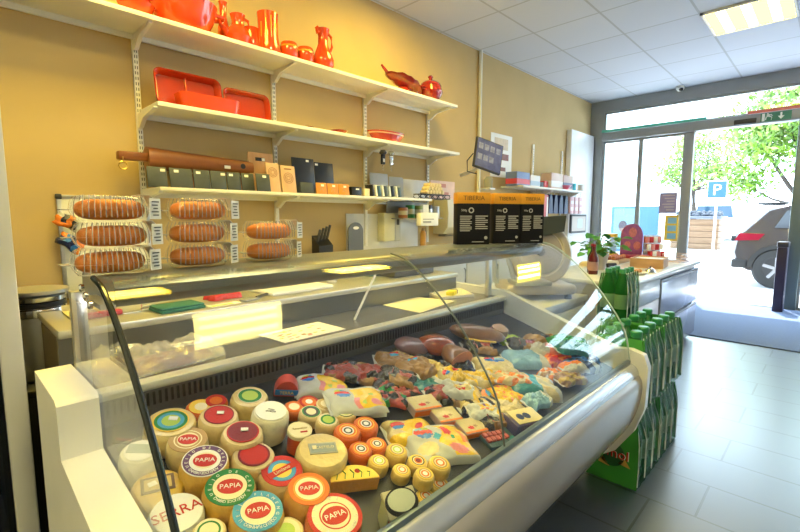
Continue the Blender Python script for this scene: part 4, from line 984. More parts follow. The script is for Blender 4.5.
# ------------------------------------------------------------------ wall shelving
ups = [.91, 1.845, 2.77, 3.65]
for k, x in enumerate(ups):
    m = MB().lo((x - .016, 3.128, .98 if k else 1.36), (x + .016, 3.15, 2.34), .003)
    for q in range(int((2.34 - 1.36) / .032)):
        for dx in (-.006, .006): m.lo((x + dx - .0022, 3.1272, 1.38 + q * .032), (x + dx + .0022, 3.129, 1.398 + q * .032), 0, 1)
    tag(m.build('shelf_upright', [shelfw, dark]), ['slotted white shelf upright, nearest the whiteboard', 'slotted white shelf upright beside the wooden boards', 'slotted white shelf upright behind the hanging openers', 'slotted white shelf upright at the right shelf ends'][k], 'shelf upright', 'shelf uprights')
def wshelf(x0, x1, zb, zt, lab, bx):
    t = thing('wall_shelf', lab, 'shelf', ((x0 + x1) / 2, 2.97, zb), 0, 'white wall shelves'); c = (x0 + x1) / 2
    MB().lo((x0 - c, 2.805 - 2.97, 0), (x1 - c, 3.125 - 2.97, zt - zb), .003).lo((x0 - c, .135, -.03), (x1 - c, .15, 0)).build('board', shelfw, t)
    for x in bx:
        MB().prism([(3.126 - 2.97, -.085), (3.126 - 2.97, -.0), (2.83 - 2.97, -.0), (2.83 - 2.97, -.010), (3.02 - 2.97, -.035), (3.10 - 2.97, -.085)], 'x', x - c - .012, x - c + .012).build('bracket', shelfw, t)
wshelf(-.45, 3.72, 2.342, 2.368, 'top white wall shelf carrying orange pottery jugs', ups)
wshelf(.915, 3.765, 1.880, 1.906, 'middle white wall shelf carrying orange baking dishes', ups)
wshelf(.90, 3.33, 1.402, 1.424, 'bottom white wall shelf carrying slate and wooden boards', ups[:3])
Z1, Z2, Z3 = 2.3685, 1.9065, 1.4245
def gl(name, label, cat, x, y, z, rz=0, group=None):
    t = thing(name, label, cat, (x, y, z), rz, group)
    k = {'casserole': (1.12, 1.0, 1.12), 'bowl': (1, 1, 1.0), 'leaf_dish': (1.1, 1.1, 1.2), 'lidded_pot': (1.25, 1.2, 1.3), 'jug': (.98, 1.0, 1.3)}.get(name, (1.2, 1.2, 1.45)); t.scale = k; return t
gp = 'glazed pottery on the top shelf'
POT = []
def wpx(px, py, y): return onY(px, py, y).x
# small bowl, big pot, round jug, small jar, tall jug, two cups, vase jug
t = gl('bowl', 'small orange glazed bowl at the left of the top shelf', 'bowl', wpx(136, 5, 2.93), 2.93, Z1, 0, gp)
MB().lathe([(0, 0), (.04, 0), (.05, .01), (.085, .05), (.095, .075), (.090, .076), (.075, .05), (.03, .014), (0, .012)], 32).build('body', terra, t)
t = gl('casserole', 'large orange glazed casserole with side handles on the top shelf', 'casserole', wpx(184, 15, 2.94), 2.94, Z1, 0, gp)
MB().lathe([(0, 0), (.11, 0), (.12, .012), (.15, .07), (.168, .13), (.175, .15), (.165, .152), (.155, .13), (.13, .05), (.1, .02), (0, .015)], 40).build('body', terra, t)
for s_ in (-1, 1): MB().tube([(s_ * .15, -.05, .125), (s_ * .20, -.04, .13), (s_ * .215, 0, .13), (s_ * .20, .04, .13), (s_ * .15, .05, .125)], .012, 8).build('handle', terra, t)
m = MB()
for k in range(14): m.box((0, 0, 0), (.018, .004, .05), .001, 0, Rz(k * 2 * PI / 14) @ Tm(0, -.150, .09) @ Rx(.30))
m.build('glaze_drips', mat('drip_yellow', (.75, .35, .03), .15, coat=.5), t)
t = gl('jug', 'round-bellied orange pottery jug with spout and neck', 'jug', wpx(238, 30, 2.95), 2.95, Z1, 0, gp)
MB().lathe([(0, 0), (.05, 0), (.075, .02), (.085, .055), (.07, .09), (.042, .11), (.038, .13), (.05, .165), (.046, .166), (.034, .13), (.035, .112), (0, .11)], 32).build('body', terra, t)
MB().tube([(-.07, 0, .06), (-.115, 0, .09), (-.135, 0, .13)], [.02, .014, .01], 10).build('spout', terra, t)
MB().tube([(.03, .0, .16), (.075, 0, .15), (.09, 0, .10), (.07, 0, .07)], .009, 8).build('handle', terra, t)
t = gl('bottle_vase', 'narrow-necked orange bottle vase behind the round-bellied jug', 'vase', wpx(224, 20, 3.04), 3.05, Z1, 0, gp)
MB().lathe([(0, 0), (.035, 0), (.04, .03), (.03, .1), (.018, .15), (.02, .2), (.024, .215), (.02, .216), (0, .19)], 24).build('body', terra, t)
t = gl('jar', 'small dark orange ribbed pottery jar beside the tall tankard', 'jar', wpx(252.5, 32, 2.97), 2.99, Z1, 0, gp)
MB().lathe([(0, 0), (.045, 0), (.05, .02), (.05, .10), (.042, .12), (.038, .12), (.04, .1), (0, .02)], 28, wob=lambda a, z: 1 + .02 * math.sin(14 * a)).build('body', terra, t)
t = gl('tankard', 'tall orange tankard with vertical glaze streaks', 'tankard', wpx(268, 30, 2.92), 2.92, Z1, 0, gp)
MB().lathe([(0, 0), (.068, 0), (.072, .015), (.062, .05), (.056, .12), (.060, .19), (.055, .192), (.05, .12), (.05, .03), (0, .02)], 36, wob=lambda a, z: 1 + .008 * math.sin(18 * a)).build('body', terra, t)
m = MB()
for k in range(9): m.box((0, 0, 0), (.007, .003, .08 + .03 * (k % 3)), .001, 0, Rz(k * .5 - 1.2) @ Tm(0, -.0585, .10))
m.build('glaze_drips', mat('drip_yellow', (.75, .35, .03), .15, coat=.5), t)
for px, lab in ((289, 'round orange cup on the top shelf, left of its pair'), (305, 'round orange cup on the top shelf beside the vase jug')):
    t = gl('cup', lab, 'cup', wpx(px, 48, 2.90), 2.90, Z1, 0, gp)
    MB().lathe([(0, 0), (.038, 0), (.05, .018), (.054, .045), (.048, .078), (.044, .082), (.040, .078), (.045, .045), (.03, .01), (0, .01)], 28).build('body', terra, t)
    MB().lathe([(.05, .055), (.0535, .06), (.05, .066)], 28).build('glaze_band', mat('drip_yellow', (.75, .35, .03), .15, coat=.5), t)
t = gl('pitcher', 'slender orange pitcher with flared lip, rightmost of the orange group', 'pitcher', wpx(323, 45, 2.90), 2.90, Z1, 0, gp)
MB().lathe([(0, 0), (.05, 0), (.066, .02), (.068, .05), (.05, .09), (.032, .13), (.030, .17), (.042, .205), (.038, .206), (.026, .17), (.028, .13), (0, .12)], 32).build('body', terra, t)
MB().tube([(.035, 0, .195), (.065, 0, .18), (.07, 0, .13), (.05, 0, .09)], .008, 8).build('handle', terra, t)
MB().tube([(-.03, 0, .185), (-.05, 0, .21)], [.02, .010], 8).build('lip', terra, t)
# maroon pieces at the far end
t = gl('leaf_dish', 'maroon leaf-shaped dish tilted up on the top shelf', 'dish', wpx(405, 82, 2.92), 2.93, Z1, 0, gp)
def leaf(u, v):
    x = (u - .5) * .42; wv = .10 * math.sin(PI * min(1, u * .93 + .05)) ** .8; y = (v - .5) * 2
    return (x, y * wv, .055 + .05 * y * y * math.sin(PI * u) + .14 * (.5 - u) * (u < .5) + .004 * math.sin(30 * u))
def leaf2(u, v): p = leaf(u, v); return (p[0], p[1] * .97, p[2] - .014)
MB().grid(leaf, 20, 12).grid(leaf2, 20, 12).build('dish', terrad, t)
MB().tube([(-.19, 0, .12), (-.23, 0, .145), (-.26, 0, .165)], [.014, .011, .008], 8).build('stem', terrad, t)
MB().lathe([(0, 0), (.06, 0), (.07, .02), (.05, .045), (0, .045)], 20, T=Tm(-.02, 0, 0)).build('foot', terrad, t)
t = gl('lidded_pot', 'round maroon lidded pot at the right end of the top shelf', 'pot', wpx(432, 90, 2.90), 2.92, Z1, 0, gp)
MB().lathe([(0, 0), (.05, 0), (.085, .03), (.098, .07), (.085, .11), (.08, .11), (0, .11)], 32).build('body', terrad, t)
MB().lathe([(.0, .11), (.088, .11), (.08, .125), (.05, .145), (.018, .155), (.014, .165), (.022, .178), (.012, .188), (0, .19)], 32).build('lid', terrad, t)
for s_ in (-1, 1): MB().tube([(s_ * .09, -.03, .08), (s_ * .12, -.02, .085), (s_ * .125, .0, .085), (s_ * .12, .02, .085), (s_ * .09, .03, .08)], .008, 6).build('handle', terrad, t)
# middle shelf dishes
def dish_mb(w, l, h, th=.014):
    def rr(w_, l_, r, n=6):
        o = []
        for cx, cy, a0 in ((w_ / 2 - r, l_ / 2 - r, 0), (-w_ / 2 + r, l_ / 2 - r, PI / 2), (-w_ / 2 + r, -l_ / 2 + r, PI), (w_ / 2 - r, -l_ / 2 + r, 1.5 * PI)):
            for k in range(n + 1): a = a0 + PI / 2 * k / n; o.append((cx + r * math.cos(a), cy + r * math.sin(a)))
        return o
    L_ = [(rr(w * .90, l * .88, .03), 0), (rr(w * .97, l * .96, .04), h * .6), (rr(w, l, .045), h), (rr(w - .01, l - .01, .04), h + .004), (rr(w - 2 * th, l - 2 * th, .035), h - .004), (rr(w * .88 - th, l * .84 - th, .025), th)]
    n = len(L_[0][0]); vs = []; fs = []
    for lp, z in L_: vs += [(x, y, z) for x, y in lp]
    for r in range(len(L_) - 1):
        for i in range(n): fs.append((r * n + i, r * n + (i + 1) % n, (r + 1) * n + (i + 1) % n, (r + 1) * n + i))
    fs.append(tuple(range(n))[::-1]); fs.append(tuple((len(L_) - 1) * n + k for k in range(n)))
    return MB().add(vs, fs)
g2 = 'orange baking dishes on the middle shelf'
def leaning(name, lab, x, w, l, h, m=None, y=3.02, lean=.18):
    T = Tm(x, y, Z2 + l / 2 * math.cos(lean) + .004) @ Rx(PI / 2 - lean)
    t = thing(name, lab, 'baking dish', T.translation, 0, g2, rot=T.to_3x3().to_4x4()); dish_mb(w, l, h).build('dish', m or mat('glaze_deep', (.40, .035, .008), .14, var=.15, coat=.6), t); return t
x0, x1 = wpx(152, 80, 3.0), wpx(219, 80, 3.0)
t = leaning('baking_dish', 'large orange rectangular baking dish leaning against the wall, nearest the upright', (x0 + x1) / 2, (x1 - x0), .23, .06)
MB().lo((-.012, -.10, .012), (-.006, .10, .03), .002).build('divider', terra, t)
x0, x1 = wpx(222, 95, 3.0), wpx(268, 95, 3.0)
leaning('baking_dish', 'smaller orange baking dish leaning against the wall, right of the large one', (x0 + x1) / 2, (x1 - x0), .20, .05)
x0, x1 = wpx(178, 100, 2.87), wpx(238, 100, 2.87)
t = thing('baking_dish', 'long orange baking dish standing flat in front of the leaning ones', 'baking dish', ((x0 + x1) / 2, 2.895, Z2), 0, g2)
dish_mb(x1 - x0, .16, .085).build('dish', terra, t)
t = thing('spoon_rest', 'small maroon spoon-shaped dish lying on the middle shelf', 'spoon rest', (wpx(313, 122, 2.9), 2.92, Z2), .1)
MB().lathe([(0, 0), (.03, 0), (.05, .018), (.046, .02), (.026, .008), (0, .007)], 24, T=Tm(-.04, 0, 0)).build('bowl', terrad, t); MB().tube([(.0, 0, .014), (.06, 0, .016), (.12, 0, .012)], [.012, .009, .012], 8).build('handle', terrad, t)
t = thing('small_dish', 'small round maroon dish between spoon rest and oval dish', 'dish', (wpx(340, 127, 2.9), 2.92, Z2), 0)
MB().lathe([(0, 0), (.04, 0), (.075, .03), (.07, .033), (.035, .009), (0, .008)], 28).build('dish', terrad, t)
t = thing('oval_dish', 'oval red baking dish near the right end of the middle shelf', 'dish', (wpx(388, 132, 2.9), 2.92, Z2), 0)
MB().lathe([(0, 0), (.14, 0), (.19, .06), (.215, .085), (.205, .088), (.17, .05), (.13, .014), (0, .012)], 40, sy=.48).build('dish', mat('glaze_red', (.45, .03, .02), .12, var=.1, coat=.6), t)
MB().lathe([(.196, .064), (.204, .068), (.206, .074)], 40, sy=.484).build('glaze_band', mat('drip_pale', (.75, .40, .25), .2), t)
# bottom shelf: wooden case, slates, boards
wd = woodmat('case_wood', (.20, .06, .015), (.36, .13, .035), .35, (1.2, 14, 14))
x0, x1 = wpx(147, 165, 3.03), wpx(250, 160, 3.03)
t = thing('carved_trough', 'long carved dark wooden trough resting above the slate boards', 'wooden trough', (x0, 3.035, 0), 0)
def tr(u, v):
    a = 2 * PI * v; k = 1 - .28 * u; return (u * (x1 - x0), .06 * math.cos(a) * (.9 + .1 * k), 1.606 - .012 * u + .068 * k * math.copysign(abs(math.sin(a)) ** .6, math.sin(a)))
m = MB().grid(tr, 12, 20); m.add([tr(0, k / 20) for k in range(20)], [tuple(range(20))]); m.add([tr(1, k / 20) for k in range(20)], [tuple(range(20))])
m.build('trough', wd, t, 40)
MB().lo((-.155, -.03, 1.585), (.02, .03, 1.635), .008).build('handle', wd, t)
m = MB(); m.tube([(-.135 + .022 * math.cos(a * PI / 8), -.034, 1.55 + .022 * math.sin(a * PI / 8)) for a in range(17)], .004, 6); m.tube([(-.135, -.034, 1.60), (-.135, -.036, 1.572)], .004, 6)
m.build('ring', mat('brass', (.55, .38, .12), .3, 1), t)
MB().lo(((x1 - x0) * .68, -.0665, 1.575), ((x1 - x0) * .74, -.0605, 1.595)).build('price_tag', paper, t)
m = MB().lathe([(0, 0), (.018, 0), (.018, .003), (0, .003)], 16, T=Tm((x1 - x0) * .88, -.056, 1.60) @ Rx(PI / 2)); m.build('burnt_mark', black, t)
for sx in (.08, .42, .9): MB().lo(((x1 - x0) * sx - .012, .0, 1.4245), ((x1 - x0) * sx + .012, .03, 1.53)).build('foot', wd, t)
slate = mat('slate', (.045, .055, .06), .5, var=.3, scale=20, bump=.15)
def board(name, lab, cat, pa, pb, y, zt, m, lean=.12, th=.012, group=None, price=None, hole=False):
    xa, xb = wpx(pa, 180, y), wpx(pb, 180, y); w = xb - xa; l = (zt - Z3) / math.cos(lean)
    T = Tm((xa + xb) / 2, y, Z3) @ Rx(-lean)
    t = thing(name, lab, cat, T.translation, 0, group, rot=T.to_3x3().to_4x4())
    MB().lo((-w / 2, 0, .002), (w / 2, th, l), .004).build('board', m, t)
    if price: MB().lo((w * price - .014, -.001, l - .028), (w * price + .014, 0, l - .012)).build('price_tag', paper, t)
    return t, w, l
gs = 'slate boards on the bottom shelf'
for pa, pb, lab, pr in ((148, 168, 'square slate board, leftmost on the bottom shelf', .3), (170.5, 193.5, 'square slate board, second from the left', -.2), (194.5, 211, 'square slate board, third from the left', -.2), (211.5, 227, 'square slate board, fourth from the left', .3),
                    (228, 241.5, 'narrow slate board with white price tag, fifth from the left', -.2), (242.5, 255, 'narrow slate board beside the tall wooden board', -.1), (257, 271, 'small slate board leaning on the tall wooden board', .1)):
    board('slate_board', lab, 'slate board', pa, pb, 2.905 if pa < 256 else 2.86, Z3 + .125, slate, .15, .008, gs, pr)
bw1 = woodmat('board_wood', (.42, .22, .10), (.58, .34, .17), .5, (12, 12, 2)); bw2 = woodmat('board_pale', (.50, .30, .17), (.66, .44, .28), .5, (12, 12, 2))
gb = 'serving boards on the bottom shelf'
t, w, l = board('wooden_board', 'tall wooden board with dark grip slot, left of the wooden boards', 'wooden board', 251, 276, 2.97, Z3 + .285, bw1, .12, .015, gb)
MB().lo((-.045, -.0008, l - .06), (.03, .0, l - .035), .0003).build('grip_slot', black, t); MB().lo((.005, -.002, l - .058), (.028, -.0009, l - .038)).build('price_tag', paper, t)
t, w, l = board('wooden_board', 'narrow pale wooden board, middle of the three wooden ones', 'wooden board', 268, 281, 2.885, Z3 + .21, bw2, .15, .012, gb)
m = MB(); [m.lathe([(r, -.0004), (r + .004, -.0004), (r + .004, .0004), (r, .0004), (r, -.0004)], 20, T=Tm(0, 0, l * .68) @ Rx(PI / 2)) for r in (.012, .022, .032)]; m.build('burnt_print', mat('burnt', (.2, .09, .04), .6), t)
t, w, l = board('wooden_board', 'narrow pale wooden board with round burnt print, rightmost wooden one', 'wooden board', 282.5, 297, 2.885, Z3 + .20, bw2, .15, .012, gb)
m = MB(); [m.lathe([(r, -.0004), (r + .004, -.0004), (r + .004, .0004), (r, .0004), (r, -.0004)], 20, T=Tm(0, 0, l * .55) @ Rx(PI / 2)) for r in (.012, .024, .036)]; m.lo((-.03, -.0006, l * .85), (.03, -.0001, l * .9)); m.build('burnt_print', mat('burnt', (.2, .09, .04), .6), t)
bd = mat('slate_dark', (.022, .026, .04), .3, var=.25, scale=15)
board('slate_board', 'large near-black slate board, left of the dark pair', 'slate board', 294, 316, 3.00, Z3 + .285, bd, .1, .010, gs, .2)
board('slate_board', 'large near-black glossy slate board, right of the dark pair', 'slate board', 316.5, 335, 3.00, Z3 + .265, bd, .1, .010, gs, -.4)
board('slate_board', 'small grey slate board in front of the near-black pair', 'slate board', 301, 314, 2.87, Z3 + .085, slate, .15, .008, gs, .0)
ot = mat('cork_orange', (.62, .24, .03), .5, var=.2, scale=30)
for k in range(3):
    t, w, l = board('orange_tile', ['orange patterned trivet tile, left of the three', 'orange patterned trivet tile, middle of the three', 'orange patterned trivet tile, right of the three'][k], 'trivet', 316.6 + k * 11.2, 327.2 + k * 11.2, 2.87, Z3 + .09, ot, .12, .008, 'orange trivets', .1)
    m = MB(); [m.box((0, -.0005, l * .5), (w * .5, .0008, .006), 0, 0, Tm(0, 0, l * .5) @ Ry(a) @ Tm(0, 0, -l * .5)) for a in (.8, -.8)]; m.build('pattern', kraft, t)
t = thing('knife_set_box', 'small black box on the bottom shelf right of the orange trivets', 'box', (wpx(356, 187, 2.88), 2.90, Z3), 0)
MB().lo((-.055, -.03, 0), (.055, .03, .075), .004).build('box', black, t); MB().lo((-.01, -.0315, .05), (.025, -.03, .062)).build('price_tag', paper, t)
tag(MB().lo((wpx(364, 187, 2.88), 2.87, Z3), (wpx(369, 187, 2.88), 2.93, Z3 + .065), .003).build('small_box', mat('box_cream', (.7, .62, .45), .5)), 'tiny cream box by the upright behind the openers', 'box')
# small books leaning in a row
cs = [(.02, .02, .025), (.75, .75, .72), (.05, .12, .25), (.72, .74, .76), (.08, .12, .2), (.65, .72, .78), (.03, .05, .1), (.7, .72, .75), (.1, .16, .25)]
ln = ['black', 'white', 'deep blue', 'off-white', 'dark blue', 'pale blue', 'blue-black', 'light grey', 'slate blue']
for k in range(9):
    x = wpx(372 + k * 3.4, 185, 2.89)
    T = Tm(x, 2.92, Z3) @ Ry(-.18)
    t = thing('booklet', ln[k] + ' spined booklet leaning in the row under the hanging openers', 'booklet', T.translation, 0, 'booklets on the bottom shelf', rot=T.to_3x3().to_4x4())
    MB().lo((0, -.045, .006), (.019, .045, .105 - .004 * (k % 3)), .002).build('cover', mat('booklet%d' % k, cs[k], .4), t)
    MB().lo((.003, -.043, .09), (.016, .043, .1055 - .004 * (k % 3))).build('pages', paper, t)
ps = mat('poster_grey', (.36, .38, .44), .4, var=.25, scale=5)
for pa, pb, zt, lab, mm, y in ((371, 389, .23, 'grey-blue printed panel leaning behind the booklets, left one', ps, 3.06), (390, 404, .21, 'grey-blue printed panel leaning behind the booklets, right one', ps, 3.06), (404, 428, .20, 'white panel with grey flower print behind the cork rack', mat('poster_white', (.62, .62, .64), .4, var=.3, scale=7), 3.07)):
    board('print_panel', lab, 'printed panel', pa, pb, y, Z3 + zt, mm, .08, .006, 'printed panels on the bottom shelf')
x0, x1 = onY(431, 180, 3.14).x, onY(455, 180, 3.14).x
t = thing('wall_poster', 'pink and white poster low on the wall at the end of the bottom shelf', 'poster', ((x0 + x1) / 2, 3.148, 1.545), 0)
MB().lo((-(x1 - x0) / 2, -.004, -.10), ((x1 - x0) / 2, 0, .10)).build('sheet', mat('poster_pink', (.70, .50, .44), .5, var=.25, scale=9), t)
m = MB().lo((-.11, -.006, .03), (.05, -.004, .07)).lo((-.09, -.006, -.06), (.1, -.004, -.02)); m.build('print', mat('poster_red', (.55, .22, .18), .5), t)
# cork rack
x0, x1 = wpx(416, 192, 2.88), wpx(446, 192, 2.88)
t = thing('cork_rack', 'black scroll rack hooked on the shelf end, holding pale corks', 'rack', ((x0 + x1) / 2, 2.87, Z3), 0)
m = MB(); W = x1 - x0
for y in (-.045, .045):
    for k in range(5):
        cx = -W / 2 + W * (k + .5) / 5; m.tube([(cx + W / 11 * math.cos(a * PI / 6), y, .024 + .02 * math.sin(a * PI / 6)) for a in range(13)], .0035, 6)
    m.tube([(-W / 2, y, .004), (W / 2, y, .004)], .003, 6)
m.lo((-W / 2, -.045, .040), (W / 2, .045, .046)); m.build('rack_frame', black, t)
ck = mat('cork_pale', (.74, .60, .36), .7, var=.2, scale=40)
n = 0
for r in range(3):
    for k in range(6 - r):
        x = (x0 + x1) / 2 + (k - (5 - r) / 2) * .046; n += 1
        c = MB().lathe([(0, -.045), (.018, -.045), (.02, -.04), (.02, .04), (.018, .045), (0, .045)], 14, T=Rx(PI / 2)).build('cork', ck)
        c.location = (x, 2.87, Z3 + .0665 + r * .034)
        tag(c, ['pale cork in the bottom row of the corks on the black rack', 'pale cork in the middle row of the corks on the black rack', 'pale cork in the top row of the corks on the black rack'][r], 'cork', 'corks row %s on the rack' % 'abc'[r])
# hanging openers
for px, lab, mm in ((383, 'black corkscrew hanging under the middle shelf', black), (391, 'silver-headed corkscrew hanging under the middle shelf', chrome)):
    x = wpx(px, 162, 2.95); t = thing('corkscrew', lab, 'corkscrew', (x, 2.95, 1.72), 0, 'hanging corkscrews')
    MB().lo((-.022, -.012, .0), (.022, .012, .09), .008).build('body', mm, t); MB().lathe([(0, .09), (.03, .09), (.034, .105), (.022, .125), (0, .128)], 18).build('head', mm if mm is chrome else dark, t)
    MB().tube([(0, 0, .12), (0, 0, .16)], .002, 6).build('loop', chrome, t); MB().tube([(.006 * math.cos(k), .006 * math.sin(k), -.004 * k) for k in range(14)], .002, 5).build('worm', chrome, t)
    MB().lo((-.01, -.0135, .02), (.012, -.012, .05)).build('tag', paper, t)

# ------------------------------------------------------------------ wall boards and dispensers behind the counter
t = thing('whiteboard', 'whiteboard with aluminium frame hung on the ochre wall behind the leftmost loaves', 'whiteboard', (.70, 3.149, 1.08), 0)
MB().lo((-.22, -.012, -.28), (.22, -.002, .28)).build('panel', mat('board_white', (.78, .77, .70), .25), t)
m = MB().lo((-.235, -.018, -.295), (-.215, 0, .295), .003).lo((.215, -.018, -.295), (.235, 0, .295), .003).lo((-.235, -.018, .275), (.235, 0, .295), .003).lo((-.235, -.018, -.295), (.235, 0, -.275), .003)
m.build('frame', alu, t)
for sx in (-1, 1): MB().box((sx * .225, -.012, .285), (.03, .024, .03), .006).build('corner_cap', dark, t)
for k, (px, py, rz, col, lab) in enumerate(((69, 222, -.5, PM[6], 'orange and dark snack packet clipped to the left edge of the whiteboard, upper one'), (71, 243, -.7, PM[12], 'navy snack packet clipped to the left edge of the whiteboard, lower one'))):
    p = onY(px, py, 3.08); T = Tm(p.x, 3.09, p.z) @ Rx(PI / 2) @ Rz(rz)
    t = thing('snack_packet', lab, 'packet', T.translation, 0, 'snack packets on the whiteboard', rot=T.to_3x3().to_4x4())
    pillow(.13, .075, .03, lambda u, v, k=k: ([O_, X_, W_] if k == 0 else [N_, B_, O_])[int(abs(math.sin(int(u * 5) * 12.9 + int(v * 3) * 7.7) * 999)) % 3], 300 + k).build('wrapper', PM, t, 60)
t = thing('wall_panel', 'large white splash panel fixed to the wall behind the counter', 'wall panel', (3.02, 3.149, 1.08), 0)
MB().lo((-.48, -.010, -.16), (.48, 0, .20), .003).build('panel', mat('splash_white', (.74, .73, .68), .25), t)
p = onY(390, 227, 3.08); t = thing('towel_dispenser', 'cream and grey towel dispenser on the white splash panel', 'dispenser', (p.x, 3.138, p.z), 0)
MB().lo((-.115, -.10, -.135), (.03, 0, .135), .012).build('cover', mat('disp_cream', (.70, .66, .42), .4), t)
MB().lo((.032, -.095, -.135), (.115, 0, .135), .012).build('side_unit', mat('disp_grey', (.50, .50, .46), .4), t); MB().lo((.055, -.097, .02), (.09, -.094, .08)).build('window', dark, t)
p = onY(357, 245, 2.75); t = thing('cutting_board', 'dark grey rounded cutting board standing against the white splash panel', 'cutting board', (onY(357, 245, 3.05).x, 3.06, .878), 0)
vs = [(-.085, 0), (.085, 0), (.085, .24)] + [(.085 * math.cos(PI * i / 14), .24 + .085 * math.sin(PI * i / 14)) for i in range(1, 14)] + [(-.085, .24)]
MB().prism(vs, 'y', 0, .014).build('board', mat('cutboard_grey', (.14, .15, .17), .5), t)
vs = [(.034 * math.cos(2 * PI * i / 16), .275 + .014 * math.sin(2 * PI * i / 16)) for i in range(16)]
MB().prism(vs, 'y', -.0008, .0004).build('hand_slot', paper, t)
p = onY(324, 247, 3.0); t = thing('knife_block', 'black knife rack with dark handles standing before the ochre wall', 'knife rack', (p.x, 3.02, .878), 0)
MB().prism([(-.05, 0), (.05, 0), (.05, .22), (-.05, .14)], 'x', -.07, .07).build('block', black, t)
for k in range(4): MB().tube([(-.05 + k * .033, .0, .17 + .01 * k), (-.04 + k * .033, -.03, .27 + .012 * k)], .011, 8).build('knife_handle', dark, t)
p = onY(423, 241, 3.0); t = thing('orange_bottle', 'small orange bottle standing in front of the white splash panel', 'bottle', (p.x, 3.0, .878), 0)
MB().lathe([(0, 0), (.03, 0), (.032, .02), (.032, .2), (.02, .235), (0, .235)], 18).build('body', mat('btl_orange', (.68, .33, .05), .3), t); MB().lathe([(0, .235), (.015, .235), (.015, .265), (0, .265)], 14).build('cap', kraft, t)
# shelf-end tray with cups and white card box
x0, x1 = onY(398, 212, 2.95).x, onY(438, 212, 2.95).x
t = thing('hanging_tray', 'grey tray hung under the bottom shelf at its right end', 'tray', ((x0 + x1) / 2, 2.98, 1.24), 0)
W = x1 - x0
MB().lo((-W / 2, -.10, -.01), (W / 2, .13, .0), .003).lo((-W / 2, .12, 0), (W / 2, .13, .16)).build('tray', grey, t)
t = thing('card_box', 'white card box with printed front leaning off the hanging tray', 'box', (wpx(426, 212, 2.86), 2.84, 1.165), 0)
MB().lo((-.13, -.03, 0), (.13, .03, .125), .003).build('box', paper, t); MB().strip([(-.03, .124), (-.03, .20), (.02, .20)], 'x', -.10, -.02, .002).build('hanger', paper, t); MB().lo((-.10, -.031, .03), (.02, -.030, .045)).lo((-.10, -.031, .06), (.06, -.030, .068)).build('print', grey, t)
for k, (px, col, lab, h) in enumerate(((403, (.45, .18, .08), 'brown tin on the hanging tray', .10), (410, (.06, .28, .09), 'green tin on the hanging tray', .125), (418, (.25, .33, .10), 'olive tin on the hanging tray', .12), (428, (.10, .10, .12), 'dark jar on the hanging tray behind the white card box', .13), (435, (.5, .5, .5), 'silver jar on the hanging tray, rightmost', .12))):
    t = thing('tin', lab, 'tin', (wpx(px, 205, 3.0), 3.0, 1.2405), 0, 'tins on the hanging tray')
    MB().lathe([(0, 0), (.045, 0), (.046, .004), (.046, h), (.044, h), (.044, h - .006), (0, h - .006)], 20).build('body', mat('tin%d' % k, col, .3, .2), t); MB().lathe([(.0465, h * .3), (.0468, h * .3), (.0468, h * .7), (.0465, h * .7)], 20).build('label', cream if k < 3 else steel, t)
# big beige dispenser
p = onY(449, 218, 3.08); t = thing('paper_dispenser', 'large beige rounded paper-roll dispenser on the wall beside the black cartons', 'dispenser', (p.x, 3.149, p.z), 0)
MB().lo((-.19, -.20, -.15), (.19, 0, .21), .05, seg=4).build('cover', mat('disp_beige', (.50, .46, .32), .35), t) if False else None
pr = [(0, -.17), (-.14, -.17), (-.20, -.10), (-.21, .05), (-.19, .20), (0, .20)]
MB().prism(pr, 'x', -.19, .19).build('cover', mat('disp_beige', (.52, .48, .34), .35), t)
MB().prism([(-.02, -.20), (-.10, -.20), (-.15, -.168), (-.02, -.168)], 'x', -.12, .12).build('outlet', mat('outlet', (.25, .22, .16), .4), t)

# ------------------------------------------------------------------ back worktop under the shelves
t = thing('back_counter', 'white back counter with cupboard doors along the ochre wall', 'counter', (2.35, 2.78, 0), 0)
MB().lo((-1.75, -.32, .83), (2.30, .36, .876), .006).build('worktop', mat('backtop', (.62, .62, .60), .35), t)
MB().lo((-1.73, -.28, .08), (2.28, .35, .83)).build('carcass', mat('cup_cream', (.55, .54, .50), .45), t)
for k in range(7):
    d = MB().lo((-1.70 + k * .565, -.30, .10), (-1.70 + k * .565 + .55, -.28, .81), .004).build('door', white, t)
    MB().tube([(-1.70 + k * .565 + .50, -.31, .62), (-1.70 + k * .565 + .50, -.325, .63), (-1.70 + k * .565 + .50, -.325, .76), (-1.70 + k * .565 + .50, -.31, .77)], .006, 6).build('handle', dark, d)

# ------------------------------------------------------------------ steel pot at the far left, cooler post
pc = (.255, 2.02)
t = thing('stand', 'dark low stand carrying the steel pot left of the counter', 'stand', (pc[0], pc[1], 0), 0)
MB().lo((-.20, -.10, 0), (.14, .40, .64), .01).build('cabinet', mat('stand_dark', (.02, .02, .022), .5), t); MB().lo((-.205, -.105, .64), (.145, .405, .66), .004).build('top', dark, t)
t = thing('steel_pot', 'large brushed steel pot with lid and clamp rings on the dark stand', 'pot', (pc[0] - .035, pc[1] + .06, .6605), 0)
MB().lathe([(0, 0), (.08, 0), (.09, .01), (.092, .22), (.088, .235), (.086, .235), (.085, .02), (0, .02)], 36).build('body', steel, t)
MB().lathe([(.0, .235), (.094, .235), (.096, .25), (.094, .262), (.088, .265), (.088, .285), (.096, .29), (.097, .305), (.09, .31), (.0, .312)], 36).build('lid', chrome, t)
MB().lathe([(.089, .266), (.0935, .268), (.0935, .283), (.089, .285)], 36).build('seal_ring', black, t)
MB().lathe([(.094, .313), (.105, .316), (.106, .328), (.096, .33), (.0, .33)], 36).build('top_plate', steel, t)
for s_ in (-1, 1): MB().tube([(s_ * .09, -.03, .20), (s_ * .115, -.02, .205), (s_ * .115, .02, .205), (s_ * .09, .03, .20)], .006, 8).build('handle', chrome, t)
